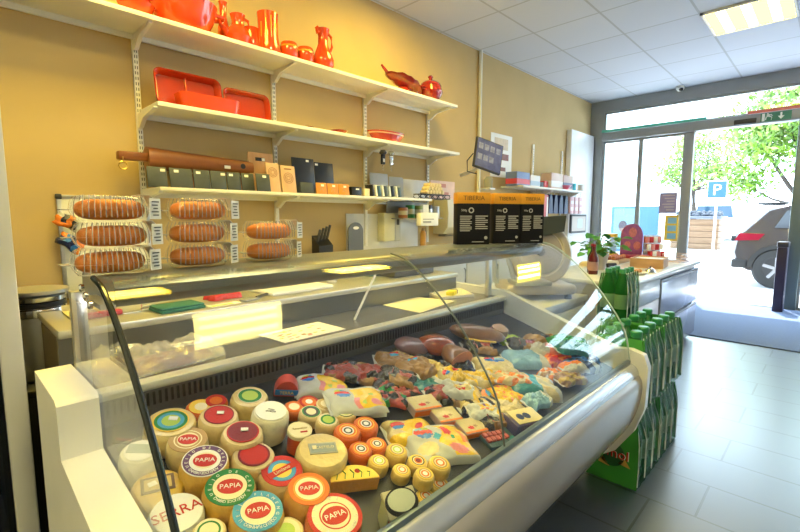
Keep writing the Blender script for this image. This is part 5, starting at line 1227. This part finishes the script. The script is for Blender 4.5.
t = thing('upright_cooler', 'tall white-framed cooler with dark glass door at the left picture edge', 'cooler', (-.20, 1.75, 0), 0)
cw = mat('cooler_white', (.62, .62, .62), .3)
m = MB().lo((-.26, -.20, .02), (.285, -.145, .16)).lo((-.26, -.20, 1.90), (.285, -.145, 2.02)).lo((.283, -.20, .02), (.331, -.145, 2.02), .006).lo((-.29, -.20, .02), (-.26, -.145, 2.02), .006)
m.build('door_frame', cw, t)
MB().lo((-.26, -.18, .16), (.285, -.165, 1.90)).build('door_glass', film('cooler_glass', (.35, .37, .40), .02, 1.4), t)
MB().lo((-.30, .11, 0), (.30, .14, 2.05)).lo((-.30, -.14, 0), (-.27, .14, 2.05)).lo((.27, -.14, 0), (.30, .14, 2.05)).lo((-.30, -.14, 0), (.30, .14, .05)).lo((-.30, -.14, 2.0), (.30, .14, 2.05)).build('cabinet', mat('cooler_dark', (.06, .06, .065), .4), t)
for z in (.35, .75, 1.15, 1.55): MB().lo((-.27, -.12, z), (.27, .11, z + .01)).build('shelf', alu, t)
k = 0
for z in (.361, .761):
    for dx in (.20, .11, .02):
        k += 1
        b = thing('drink_can', ['red', 'red', 'red'][k % 3] + ' drink can inside the cooler, %s shelf, %s' % ('lower' if z < .5 else 'upper', ['nearest the frame', 'middle', 'farthest'][(k - 1) % 3]), 'can', (-.20 + dx, 1.68, z), 0, 'red cans in the cooler')
        MB().lathe([(0, 0), (.024, 0), (.033, .01), (.033, .10), (.026, .115), (0, .113)], 20).build('body', red, b); MB().lathe([(0, .113), (.0255, .114), (.0255, .117), (0, .1155)], 20).build('lid', alu, b)

# ------------------------------------------------------------------ till screen, poster and the far shelf
a, b_ = onY(469, 171, 2.45), onY(480, 139, 2.45)
t = thing('till_screen', 'tilted dark till screen with blue smudged display on a wall arm', 'screen', onY(488, 156, 2.45), -.38)
SCR = Rx(-.22) @ Ry(.27)
MB().box((0, 0, 0), (.31, .03, .31), .008, T=SCR).build('bezel', mat('bezel', (.03, .03, .05), .4), t)
s1 = MB().box((0, -.0165, 0), (.285, .002, .285), T=SCR).build('display', mat('display_blue', (.10, .12, .36), .2, var=.9, scale=9), t)
for k in range(7): MB().box((-.10 + (k % 4) * .066, -.0182, .07 - (k // 4) * .11), (.05, .0008, .06), T=SCR).build('display_field', mat('display_pale', (.22, .25, .52), .25, var=.8, scale=30), s1)
MB().tube([(0.02, .02, -.02), (.03, .12, -.05), (.10, .40, -.10), (.12, .68, -.12)], .02, 8).build('arm', alu, t)
m = MB().tube([(-.15, .03, .02), (-.21, .04, -.05), (-.20, .05, -.15), (-.10, .04, -.17)], .006, 6); m.build('cable', black, t)
x0, x1 = onY(491, 150, 3.14).x, onY(512, 150, 3.14).x
t = thing('wall_poster', 'tall white poster with dark red picture on the wall behind the till screen', 'poster', ((x0 + x1) / 2, 3.148, 2.03), 0)
MB().lo((-(x1 - x0) / 2, -.006, -.27), ((x1 - x0) / 2, 0, .27)).build('sheet', paper, t)
m = MB().lo((-.04, -.008, -.05), (.17, -.006, .03)); m.lo((-.04, -.008, -.19), (.1, -.006, -.14)); m.build('picture', mat('poster_maroon', (.22, .08, .06), .5, var=.5, scale=20), t)
MB().lo((-.17, -.008, .08), (.15, -.006, .22)).build('print', mat('poster_tan', (.62, .50, .36), .5, var=.3, scale=20), t)
t = thing('wall_shelf', 'short white shelf at the far end near the window, holding boxes', 'shelf', (6.0, 2.96, 1.62), 0, 'white wall shelves')
MB().lo((-.92, -.16, 0), (.98, .165, .025), .003).build('board', shelfw, t)
for x in (-.05, .85): MB().prism([(.165, -.13), (.165, 0), (-.12, 0), (-.12, -.012), (.14, -.13)], 'x', x - .012, x + .012).build('bracket', shelfw, t)
for x, zt, lab in ((5.93, 2.27, 'slotted white upright over the far shelf, left one'), (6.86, 2.27, 'slotted white upright over the far shelf, beside the white leaf')):
    m = MB().lo((x - .02, 3.125, .95), (x + .02, 3.149, zt), .003)
    for q in range(36): m.lo((x - .006, 3.1242, 1.0 + q * .034), (x + .006, 3.126, 1.018 + q * .034), 0, 1)
    tag(m.build('shelf_upright', [shelfw, grey]), lab, 'shelf upright', 'shelf uprights')
ZR = 1.6455
def rbox(pa, pb, h, col, lab, y=2.95, d=.16, stripe=None, cat='box'):
    xa, xb = onY(pa, 185, y).x, onY(pb, 185, y).x; w = xb - xa
    t = thing('carton_box', lab, cat, ((xa + xb) / 2, y, ZR), 0, 'boxes on the far shelf')
    MB().lo((-w / 2, -d / 2, 0), (w / 2, d / 2, h), .004).build('box', mat('rb_' + lab[:18], col, .4), t)
    if stripe: MB().lo((-w / 2 - .001, -d / 2 - .001, h * .12), (w / 2 + .001, d / 2, h * .5)).build('print_band', mat('rbs_' + lab[:18], stripe, .4), t)
rbox(511, 524, .17, (.16, .22, .45), 'blue box with red lower band, leftmost on the far shelf', stripe=(.62, .06, .08))
rbox(525, 534.5, .15, (.72, .70, .72), 'white box with pale blue side on the far shelf', stripe=(.4, .5, .65))
rbox(537, 541, .08, (.04, .04, .05), 'little dark box on the far shelf beside the white one', d=.08)
rbox(541.8, 545.5, .10, (.55, .05, .06), 'little red box on the far shelf', d=.08)
rbox(546, 557.5, .22, (.62, .46, .40), 'tall tan carton with white face on the far shelf', stripe=(.75, .74, .74))
rbox(558, 567.5, .21, (.50, .34, .30), 'tall brown and dark carton on the far shelf', stripe=(.10, .10, .20))
t = thing('pink_bowl', 'bright pink bowl on the far shelf', 'bowl', (onY(566, 188, 2.85).x, 2.86, ZR), 0)
MB().lathe([(0, 0), (.03, 0), (.085, .06), (.08, .06), (.03, .01), (0, .01)], 24).build('bowl', mat('pinkbowl', (.68, .12, .25), .3), t)
for px, col, lab in ((576, (.05, .42, .55), 'turquoise mug on the far shelf'), (584, (.75, .75, .76), 'white mug with dark print at the end of the far shelf')):
    t = thing('mug', lab, 'mug', (onY(px, 185, 2.92).x - .12, 2.92, ZR), 0, 'mugs on the far shelf')
    MB().lathe([(0, 0), (.045, 0), (.05, .005), (.05, .11), (.046, .11), (.044, .012), (0, .012)], 24).build('body', mat('mug' + lab[:6], col, .25), t); MB().tube([(.048, 0, .09), (.08, 0, .08), (.08, 0, .04), (.048, 0, .025)], .007, 6).build('handle', mat('mug' + lab[:6], col, .25), t)
t = thing('lantern_jar', 'small glass jar on a bracket right of the pole, over the cartons', 'jar', (onY(489, 187, 3.05).x, 3.06, 1.60), 0)
MB().lathe([(0, 0), (.05, 0), (.055, .10), (.03, .14), (0, .14)], 20).build('body', film('jarfilm', (.85, .85, .8), .1, 1.4, 1, .5, (.5, .48, .36)), t); MB().lo((-.06, -.06, -.02), (.06, .09, 0)).build('bracket', shelfw, t)
for k in range(4):
    t = thing('gift_bag', ['dark blue bag hanging under the far shelf, leftmost', 'dark blue bag hanging under the far shelf, second from left', 'dark blue bag hanging under the far shelf, third from left', 'dark blue bag hanging under the far shelf, next to the pink packs'][k], 'bag', (onY(549 + k * 5.2, 203, 2.95).x, 2.95, 1.30), 0, 'blue bags under the far shelf')
    MB().prism([(-.07, 0), (.07, 0), (.05, .20), (.02, .27), (-.02, .27), (-.05, .20)], 'y', -.03, .03).build('bag', navy, t); MB().tube([(0, 0, .26), (0, 0, .32)], .004, 6).build('hook', chrome, t)
for k in range(3):
    t = thing('snack_pack', ['pink and white pack hanging beside the dark blue bags, left', 'pink and white pack hanging beside the dark blue bags, middle', 'pink and white pack hanging beside the dark blue bags, right'][k], 'pack', (onY(571 + k * 4.4, 203, 2.95).x, 2.95, 1.30), 0, 'pink packs under the far shelf')
    MB().lo((-.07, -.02, 0), (.07, .02, .26), .012).build('pack', mat('packpink', (.66, .40, .42), .4), t); MB().lo((-.05, -.022, .05), (.05, -.02, .10)).lo((-.05, -.022, .15), (.05, -.02, .2)).build('print', mat('packwhite', (.75, .72, .74), .4), t)
    MB().tube([(0, 0, .26), (0, 0, .32)], .004, 6).build('hook', chrome, t)
x = onY(578, 220, 3.1).x
t = thing('framed_notice', 'dark framed notice with pale card on the wall above the slicer', 'notice', (7.36, 3.029, 1.14), 0)
MB().lo((-.30, 0, -.15), (.30, .03, .15), .005).build('frame', dark, t); MB().lo((-.27, -.002, -.12), (.27, 0, .12)).build('backing', mat('notice_tan', (.55, .48, .42), .5), t); MB().lo((-.05, -.004, -.07), (.13, -.002, .08)).build('card', mat('notice_blue', (.55, .70, .78), .5), t)

# ------------------------------------------------------------------ slicer table and slicer
t = thing('side_counter', 'white side counter behind the deli counter, carrying the meat slicer', 'counter', (2.70, 1.62, -.17), 0)
MB().lo((-.48, -.40, .83), (.48, .42, .87), .006).build('worktop', mat('sidetop', (.60, .61, .62), .3), t); MB().lo((-.46, -.38, .17), (.46, .40, .83)).build('carcass', mat('side_grey', (.50, .51, .53), .45), t)
for s_ in (-1, 1):
    d = MB().lo((s_ * .23 - .22, -.40, .22), (s_ * .23 + .22, -.38, .80), .004).build('door', white, t); MB().tube([(s_ * .05, -.41, .6), (s_ * .05, -.425, .61), (s_ * .05, -.425, .74), (s_ * .05, -.41, .75)], .006, 6).build('handle', dark, d)
sl = mat('slicer_beige', (.50, .44, .36), .35, .25)
t = thing('meat_slicer', 'beige metal meat slicer with big round blade guard and dark handle', 'slicer', (2.86, 1.47, .701), -.75)
MB().lo((-.24, -.16, .03), (.24, .18, .10), .03, seg=3).build('base', sl, t)
for sx in (-.19, .19):
    for sy in (-.12, .14): MB().lathe([(0, 0), (.025, 0), (.022, .035), (0, .035)], 14, T=Tm(sx, sy, 0)).build('foot', black, t)
BT = Tm(.03, .02, .30) @ Rx(PI / 2 - .22)
MB().lathe([(0, -.02), (.215, -.02), (.23, -.005), (.23, .015), (.215, .03), (.17, .035), (.165, .03), (0, .03)], 48, T=BT).build('blade_guard', sl, t)
MB().lathe([(.0, .031), (.15, .031), (.155, .034), (.12, .040), (0, .042)], 48, T=BT).build('blade_cover', mat('blade_beige', (.56, .48, .40), .25, .6), t)
MB().lathe([(0, .042), (.03, .042), (.025, .06), (0, .06)], 24, T=BT).build('centre_knob', dark, t)
MB().lo((-.20, -.20, .10), (.05, -.02, .13), .01).build('carriage', steel, t)
MB().prism([(-.10, .44), (.04, .55), (.20, .56), (.19, .45), (.04, .42), (-.06, .39)], 'y', -.02, .06).build('pusher', mat('pusher_dark', (.045, .055, .06), .4), t)
MB().tube([(-.17, -.08, .12), (-.20, -.04, .26), (-.14, .0, .42), (-.06, .02, .46)], .016, 10).build('arm', steel, t)
m = MB().lo((-.29, -.13, .14), (-.27, -.03, .56), .004, T=Ry(-.12)); m.build('gauge_plate', alu, t)
for px, lab, cc in ((536, 'red pack hanging under the far shelf, left of its pair', (.50, .02, .03)), (543, 'red and white pack hanging under the far shelf next to the dark blue bags', (.62, .10, .10))):
    t = thing('gift_pack', lab, 'pack', (onY(px, 212, 2.95).x, 2.95, 1.13), 0, 'red packs under the far shelf')
    MB().lo((-.11, -.025, 0), (.11, .025, .43), .012).build('pack', mat('gpk%d' % px, cc, .35), t); MB().lo((.05, -.027, .02), (.09, -.024, .40)).build('print', paper, t)
    MB().tube([(0, 0, .43), (0, 0, .49)], .004, 6).build('hook', chrome, t)

# ------------------------------------------------------------------ checkout desk
t = thing('checkout_desk', 'long white-topped checkout desk with steel drawers by the entrance', 'desk', (4.45, 1.36, 0), 0)
dx0, dx1, dy0, dy1 = -1.22, .98, -.37, .37
MB().lo((dx0, dy0 - .03, .765), (dx1 + .03, dy1, .80), .012).build('worktop', mat('desk_top', (.74, .76, .80), .2), t)
MB().lo((dx0 + .02, dy0 + .02, .04), (dx1, dy1 - .02, .765)).build('carcass', mat('desk_body', (.46, .46, .48), .4), t)
MB().lo((dx0, dy0 - .012, .06), (-.415, dy0 + .02, .59), .004).build('front_panel', mat('desk_panel', (.56, .52, .54), .3), t)
MB().lo((dx0, dy0 - .014, .595), (-.415, dy0 + .02, .762), .004).build('frosted_strip', mat('desk_frost', (.62, .68, .72), .2), t)
MB().lo((-.41, dy0, .04), (-.375, dy0 + .02, .76)).build('shadow_gap', black, t)
dm = mat('drawer_steel', (.36, .38, .46), .25, .4)
for z0, z1 in ((.40, .735), (.06, .375)):
    d = MB().lo((-.37, dy0 - .018, z0), (dx1, dy0 + .015, z1), .006).build('drawer', dm, t); MB().lo((-.36, dy0 - .022, z1 - .022), (dx1 - .01, dy0 - .016, z1 - .004), .003).build('grip', mat('grip', (.12, .12, .15), .4), d)
MB().lo((dx0 + .05, dy0 + .04, 0), (dx1 - .05, dy1 - .05, .04)).build('plinth', black, t)
ZD = .8005
def onDesk(px, py): return onZ(px, py, ZD)
p = onDesk(602, 268); px_ = (max(p.x, 3.62), 1.55)
t = thing('potted_plant', 'leafy green plant in a pale pot on the near end of the checkout desk', 'plant', (3.93, 1.43, ZD), 0)
MB().lathe([(0, 0), (.055, 0), (.075, .12), (.08, .125), (.078, .14), (.068, .14), (.065, .12), (0, .12)], 28).build('pot', mat('pot_grey', (.48, .46, .48), .4), t)
m = MB(); st = MB(); rnd = random.Random(9)
for k in range(46):
    a = rnd.random() * 2 * PI; r = rnd.uniform(.03, .19); z = .16 + rnd.random() * .17 - r * .25; c = Vector((r * math.cos(a), r * math.sin(a), z)); st.tube([(0, 0, .12), c * .5 + Vector((0, 0, .09)), c], .003, 5)
    T = Tm(*c) @ Rz(a) @ Ry(rnd.uniform(-.2, .7)) @ Rx(rnd.uniform(-.5, .5)); w = rnd.uniform(.026, .040); L = w * 2.2
    m.add([(0, 0, 0), (L * .35, w, .008), (L * .75, w * .8, .004), (L, 0, -.01), (L * .75, -w * .8, .004), (L * .35, -w, .008), (L * .5, 0, -.004)], [(0, 1, 6), (1, 2, 6), (2, 3, 6), (3, 4, 6), (4, 5, 6), (5, 0, 6)], rnd.choice((0, 1)), T)
m.build('foliage', [mat('leaf_bright', (.10, .36, .05), .35), mat('leaf_deep', (.04, .22, .04), .35)], t, fix=False); st.build('stems', mat('stem', (.12, .25, .05), .6), t)
for k, (dx, lab, cc) in enumerate(((-.17, 'dark wine bottle on the desk left of the plant, nearest the slicer', (.10, .01, .02)), (-.09, 'black bottle on the desk left of the plant', (.02, .02, .03)))):
    t = thing('bottle', lab, 'bottle', (3.74 + dx, 1.34 + .04 * k, ZD), 0, 'dark bottles on the desk')
    MB().lathe([(0, 0), (.034, 0), (.036, .01), (.036, .13), (.014, .18), (.014, .22), (0, .22)], 20).build('body', mat('dbottle%d' % k, cc, .15), t); MB().lathe([(.0366, .03), (.037, .03), (.037, .10), (.0366, .10)], 20).build('label', mat('dlabel%d' % k, (.35, .2, .22), .5), t); MB().lathe([(0, .22), (.0155, .22), (.0155, .235), (0, .235)], 14).build('cap', dred, t)
t = thing('card_reader', 'small dark card reader standing on the desk edge', 'card reader', (3.52, 1.17, ZD), -.6)
MB().lo((-.045, -.05, 0), (.045, .05, .02), .008).build('base', dark, t); MB().box((0, 0, .055), (.085, .022, .10), .008, T=Rx(-.3)).build('body', black, t); MB().box((0, -.012, .07), (.065, .003, .045), T=Rx(-.3)).build('screen', mat('reader_screen', (.08, .09, .14), .2), t)
p = onDesk(655, 272); t = thing('wooden_box', 'low open wooden box with white lining on the desk top', 'box', (4.47, 1.18, ZD), .12)
bw = woodmat('crate_wood', (.42, .24, .13), (.55, .34, .2), .55, (4, 4, 16))
MB().lo((-.17, -.13, 0), (.17, .13, .01)).lo((-.17, -.13, .01), (-.16, .13, .085)).lo((.16, -.13, .01), (.17, .13, .085)).lo((-.16, -.13, .01), (.16, -.12, .085)).lo((-.16, .12, .01), (.16, .13, .085)).build('crate', bw, t); MB().lo((-.158, -.118, .062), (.158, .118, .075), .004).build('lining', paper, t)
t = thing('magazine_fan', 'flat cream cardboard tray of flyers on the desk behind the wooden box', 'tray', (4.30, 1.56, ZD), -.1)
MB().lo((-.19, -.10, 0), (.19, .10, .03), .004).build('tray', mat('card_cream', (.66, .56, .38), .6), t); MB().lo((-.17, -.09, .03), (.18, .09, .038)).build('flyers', cream, t)
t = thing('egg_tray', 'brown tray of little round red-brown sweets on the desk', 'egg tray', (4.70, 1.56, ZD), 0)
MB().lo((-.17, -.10, 0), (.17, .10, .03), .005).build('tray', mat('eggtray', (.40, .26, .15), .8), t)
for k in range(12):
    b = MB().ball((0, 0, .022), (.022, .022, .026), 12, 8).build('egg', mat('egg', (.42, .14, .06), .4)); b.location = (4.70 - .135 + (k % 6) * .054, 1.52 + (k // 6) * .06, ZD + .0265)
    tag(b, ['brown egg in the front row of the tray on the desk', 'brown egg in the rear row of the tray on the desk'][k // 6], 'egg', ['eggs of the front row', 'eggs of the rear row'][k // 6])
t = thing('display_stand', 'arched purple and red printed display stand on the desk', 'display stand', (5.03, 1.50, ZD), -.55)
vs = [(-.13, 0), (.13, 0), (.13, .25)] + [(.13 * math.cos(PI * i / 12), .25 + .13 * math.sin(PI * i / 12)) for i in range(1, 12)] + [(-.13, .25)]
MB().prism(vs, 'y', 0, .02).build('back_card', mat('stand_purple', (.30, .06, .16), .5, var=.5, scale=25), t)
m = MB(); [m.lathe([(0, -.001), (r, -.001), (r, .0), (0, .0)], 18, T=Tm(x, -.001, z) @ Rx(PI / 2)) for x, z, r in ((0, .29, .05), (-.06, .16, .04), (.06, .15, .045))]; m.build('print', mat('stand_print', (.55, .14, .10), .5, var=.6, scale=40), t)
MB().lo((-.12, -.11, 0), (.12, 0, .06), .004).build('tray', mat('stand_tray', (.35, .05, .10), .5), t)
t = thing('chocolate_stand', 'red and white rack of little packets right of the arched display stand', 'rack', (5.22, 1.33, ZD), -.55)
MB().lo((-.11, -.05, 0), (.11, .05, .02)).lo((-.11, .045, .02), (.11, .05, .26)).build('rack', chrome, t)
for r in range(3):
    for k in range(4): MB().box((-.078 + k * .052, -.02 + r * .025, .06 + r * .075), (.045, .016, .062), .004, T=None).build('packet', [red, paper, pink][(r + k) % 3], t)
t = thing('wire_basket', 'pale wire basket at the far corner of the checkout desk', 'basket', (5.20, 1.12, ZD), -.2)
m = MB()
for z, s_ in ((.004, .8), (.04, .9), (.075, 1)):
    w, l = .12 * s_, .09 * s_; m.tube([(-w, -l, z), (w, -l, z), (w, l, z), (-w, l, z), (-w, -l, z)], .004, 6)
for k in range(9):
    x = -1 + k / 4
    for y in (-1, 1): m.tube([(x * .096, y * .072, .004), (x * .12, y * .09, .075)], .003, 5)
m.build('wire', mat('wire_pink', (.62, .45, .42), .3, .3), t)
t = thing('sweets_jar', 'pale jar with yellow lid and yellow base at the back of the desk', 'jar', (4.92, 1.68, ZD), 0)
MB().lathe([(0, 0), (.07, 0), (.075, .08), (.0, .08)], 24).build('base', mat('jar_yellow', (.75, .52, .05), .4), t); MB().lathe([(.05, .08), (.06, .10), (.06, .22), (.05, .24), (0, .24)], 24).build('body', film('jar_clear', (.85, .88, .92), .1, 1.4, 1, .35, (.6, .62, .7)), t); MB().lathe([(0, .24), (.065, .24), (.065, .275), (0, .275)], 24).build('lid', mat('jar_yellow', (.75, .52, .05), .4), t)
t = thing('napkin_holder', 'small orange-brown pastry dish on the near edge of the desk', 'dish', (3.80, 1.08, ZD), 0)
MB().lathe([(0, 0), (.05, 0), (.075, .02), (.07, .022), (.045, .008), (0, .008)], 24).build('dish', paper, t)
for k in range(3): MB().ball((-.025 + .03 * k, .01 * (k % 2), .026), (.022, .02, .016), 12, 8).build('pastry', mat('pastry', (.52, .24, .07), .5, var=.3, scale=60), t)
t = thing('steel_bell', 'little chrome bell on the desk beside the pastry dish', 'bell', (3.98, 1.04, ZD), 0)
MB().lathe([(0, 0), (.04, 0), (.042, .006), (.038, .012), (.03, .03), (.012, .042), (0, .043)], 24).build('dome', chrome, t); MB().lathe([(0, .043), (.006, .043), (.008, .05), (0, .055)], 12).build('plunger', black, t)

# ------------------------------------------------------------------ shrink-wrapped drink packs on the floor
gp_m = mat('pet_green', (.02, .16, .045), .18, var=.15, coat=.3); gl_m = mat('pet_lime', (.10, .34, .03), .3); cap_w = mat('cap_green', (.02, .22, .08), .35)
wrapf = film('shrink_wrap', (.7, .92, .72), .2, 1.35, .35, .42, (.008, .10, .02), .4)
slv = mat('sleeve_green', (.05, .30, .04), .3, var=.1); whm = mat('print_white', (.78, .78, .76), .4); obm = mat('orange_drink', (.62, .20, .03), .25)
def bottle_mb(r, H):
    return MB().lathe([(0, .006), (r * .80, .0), (r * .96, .008), (r, .03), (r, H * .16), (r * .95, H * .20), (r, H * .24), (r, H * .58), (r * .95, H * .67), (r * .80, H * .76), (r * .58, H * .84), (r * .42, H * .895), (r * .40, H * .93)], 22)
def drinks(x, y, z, nx, ny, r, H, lab, rz=0, front=True, bot=gp_m):
    d = 2 * r + .002; W, L = nx * d, ny * d
    t = thing('drink_pack', lab, 'bottle pack', (x, y, z), rz, 'shrink-wrapped bottle packs')
    proto = None
    for i in range(nx):
        for j in range(ny):
            cx, cy = -W / 2 + d * (i + .5), -L / 2 + d * (j + .5)
            if proto is None:
                b = bottle_mb(r, H).build('bottle', [bot], t, 50)
                MB().lathe([(r * .42, H * .92), (r * .46, H * .925), (r * .46, H * .985), (r * .38, H), (0, H)], 16).build('cap', cap_w, b)
                MB().lathe([(r * 1.004, H * .27), (r * 1.012, H * .275), (r * 1.012, H * .53), (r * 1.004, H * .535)], 22).build('bottle_label', [obm if (i + j) % 2 else whm][0], b)
                proto = b; b.location = (cx, cy, 0)
            else:
                b = proto.copy(); COL.objects.link(b); b.parent = t; b.location = (cx, cy, 0)
                for ch in proto.children: c = ch.copy(); COL.objects.link(c); c.parent = b
    e = .004; zt = H * .90
    def tp(v): return 1 if v < .62 else 1 - .42 * ((v - .62) / .38) ** 1.3
    # printed sleeve faces: two ends along x; film between
    m = MB(); ny_ = 20
    def wx_(s_): return s_ * (W / 2 + e)
    def endf(s_):
        def fn(u, v):
            yy = (u - .5) * (L + 2 * e); zz = .004 + v * zt; k = 1 - .35 * (1 - tp(v))
            return (wx_(s_) - s_ * r * 1.0 * (1 - tp(v)) + .0015 * math.sin(25 * u + 7 * v), yy * k, zz)
        return fn
    sl_ = m.grid(endf(-1), 16, 14).build('printed_sleeve' if front else 'shrink_film', slv if front else wrapf, t, 60); MB().grid(endf(1), 16, 14).build('printed_sleeve' if front else 'shrink_film', slv if front else wrapf, t, 60)
    m = MB()
    def sidef(s_):
        def fn(u, v): return ((u - .5) * (W + 2 * e), s_ * (L / 2 + e - r * .9 * (1 - tp(v))) + .002 * math.sin(30 * u), .004 + v * zt)
        return fn
    [MB().grid(sidef(q), 20, 8).build('shrink_film', wrapf, t, 60) for q in (-1, 1)]
    # white edge stripes and wavy bottle-shoulder print of the long sides
    for s_ in (-1, 1):
        m = MB()
        for i in range(nx):
            cx = -W / 2 + d * (i + .5)
            yy = s_ * (L / 2 + e + .001)
            for q in (-1, 1):
                m.tube([(cx + q * r * .98, yy, .02), (cx + q * r * .90, yy, H * .30), (cx + q * r * .98, yy, H * .56), (cx + q * r * .80, yy - s_ * r * .16, H * .70), (cx + q * r * .52, yy - s_ * r * .40, H * .84), (cx + q * r * .42, yy - s_ * r * .46, H * .93)], .0024, 5)
        m.build('white_piping', whm, t)
    if front:
        F_ = -(W / 2 + e + .004)
        vs = [(L * .27 * math.cos(2 * PI * i / 28), H * .40 + L * .27 * math.sin(2 * PI * i / 28)) for i in range(28)]
        o = MB().prism(vs, 'x', F_ - .001, F_ + .003).build('round_emblem', mat('emblem_dark', (.02, .10, .03), .4), sl_)
        o.parent = t
        text_into(MB(), 'Sumol', L * .30, Tm(F_ - .003, 0, H * .42) @ Rz(-PI / 2) @ Rx(PI / 2), ext=.001).build('lettering', mat('letter_white', (.8, .8, .78), .4), o, fix=False)
        text_into(MB(), 'Sumol', L * .285, Tm(F_ - .0045, 0, H * .42) @ Rz(-PI / 2) @ Rx(PI / 2), ext=.0012).build('lettering_fill', red, o, fix=False)
        m = MB(); rnd = random.Random(2)
        for cy, cz in ((-.06, .10), (.03, .08), (.07, .15)):
            m.prism([(cy - .026, cz), (cy + .026, cz + .008), (cy + .006, cz + .045)], 'x', F_ - .001, F_ + .003)
        m.build('fruit_print', mat('fruit', (.62, .36, .08), .4), t)
    return t
drinks(2.292, .672, 0, 3, 2, .055, .365, 'green drink pack at the floor, nearest the counter end, round red lettered emblem', 0)
drinks(2.647, .672, 0, 3, 2, .055, .365, 'green drink pack at the floor, behind the nearest one', 0)
drinks(2.297, .670, .367, 3, 2, .055, .365, 'green drink pack on top, at the counter end, orange bottles inside', .02, True)
drinks(2.650, .670, .367, 3, 2, .055, .365, 'green drink pack on top, farther from the counter end', -.02)
for k in range(3):
    drinks(2.80, .895, k * .318, 3, 2, .038, .316, ['lowest small green drink pack of the stack of three by the desk', 'middle small green drink pack of the stack of three by the desk', 'topmost small green drink pack of the stack of three by the desk'][k], .03 * (k - 1), False)

# ------------------------------------------------------------------ light
w = bpy.data.worlds.new('sky'); S.world = w; w.use_nodes = True; nt = w.node_tree
bg = nt.nodes['Background']; bg.inputs[0].default_value = (.64, .83, 1, 1); bg.inputs[1].default_value = 3.7
sd = bpy.data.lights.new('sun', 'SUN'); sd.energy = 5.0; sd.angle = .02; sd.color = (1, .96, .9)
so = bpy.data.objects.new('sun', sd); COL.objects.link(so); so.rotation_euler = Vector((-.42, -.18, -1.0)).to_track_quat('-Z', 'Y').to_euler()
for nm_, y0, y1, z0, z1 in (('portal_a', -2.5, 2.93, 0, 3.0),):
    ld = bpy.data.lights.new(nm_, 'AREA'); ld.shape = 'RECTANGLE'; ld.size = y1 - y0; ld.size_y = z1 - z0; ld.cycles.is_portal = True
    lo = bpy.data.objects.new(nm_, ld); COL.objects.link(lo); lo.location = (X1 + .13, (y0 + y1) / 2, (z0 + z1) / 2); lo.rotation_euler = (PI / 2, 0, PI / 2)
S.view_settings.view_transform = 'Standard'; S.view_settings.look = 'None'; S.view_settings.gamma = 1; S.view_settings.exposure = 1.28
try:
    S.cycles.transparent_max_bounces = 24; S.cycles.max_bounces = 10; S.cycles.sample_clamp_indirect = 6
except Exception: pass
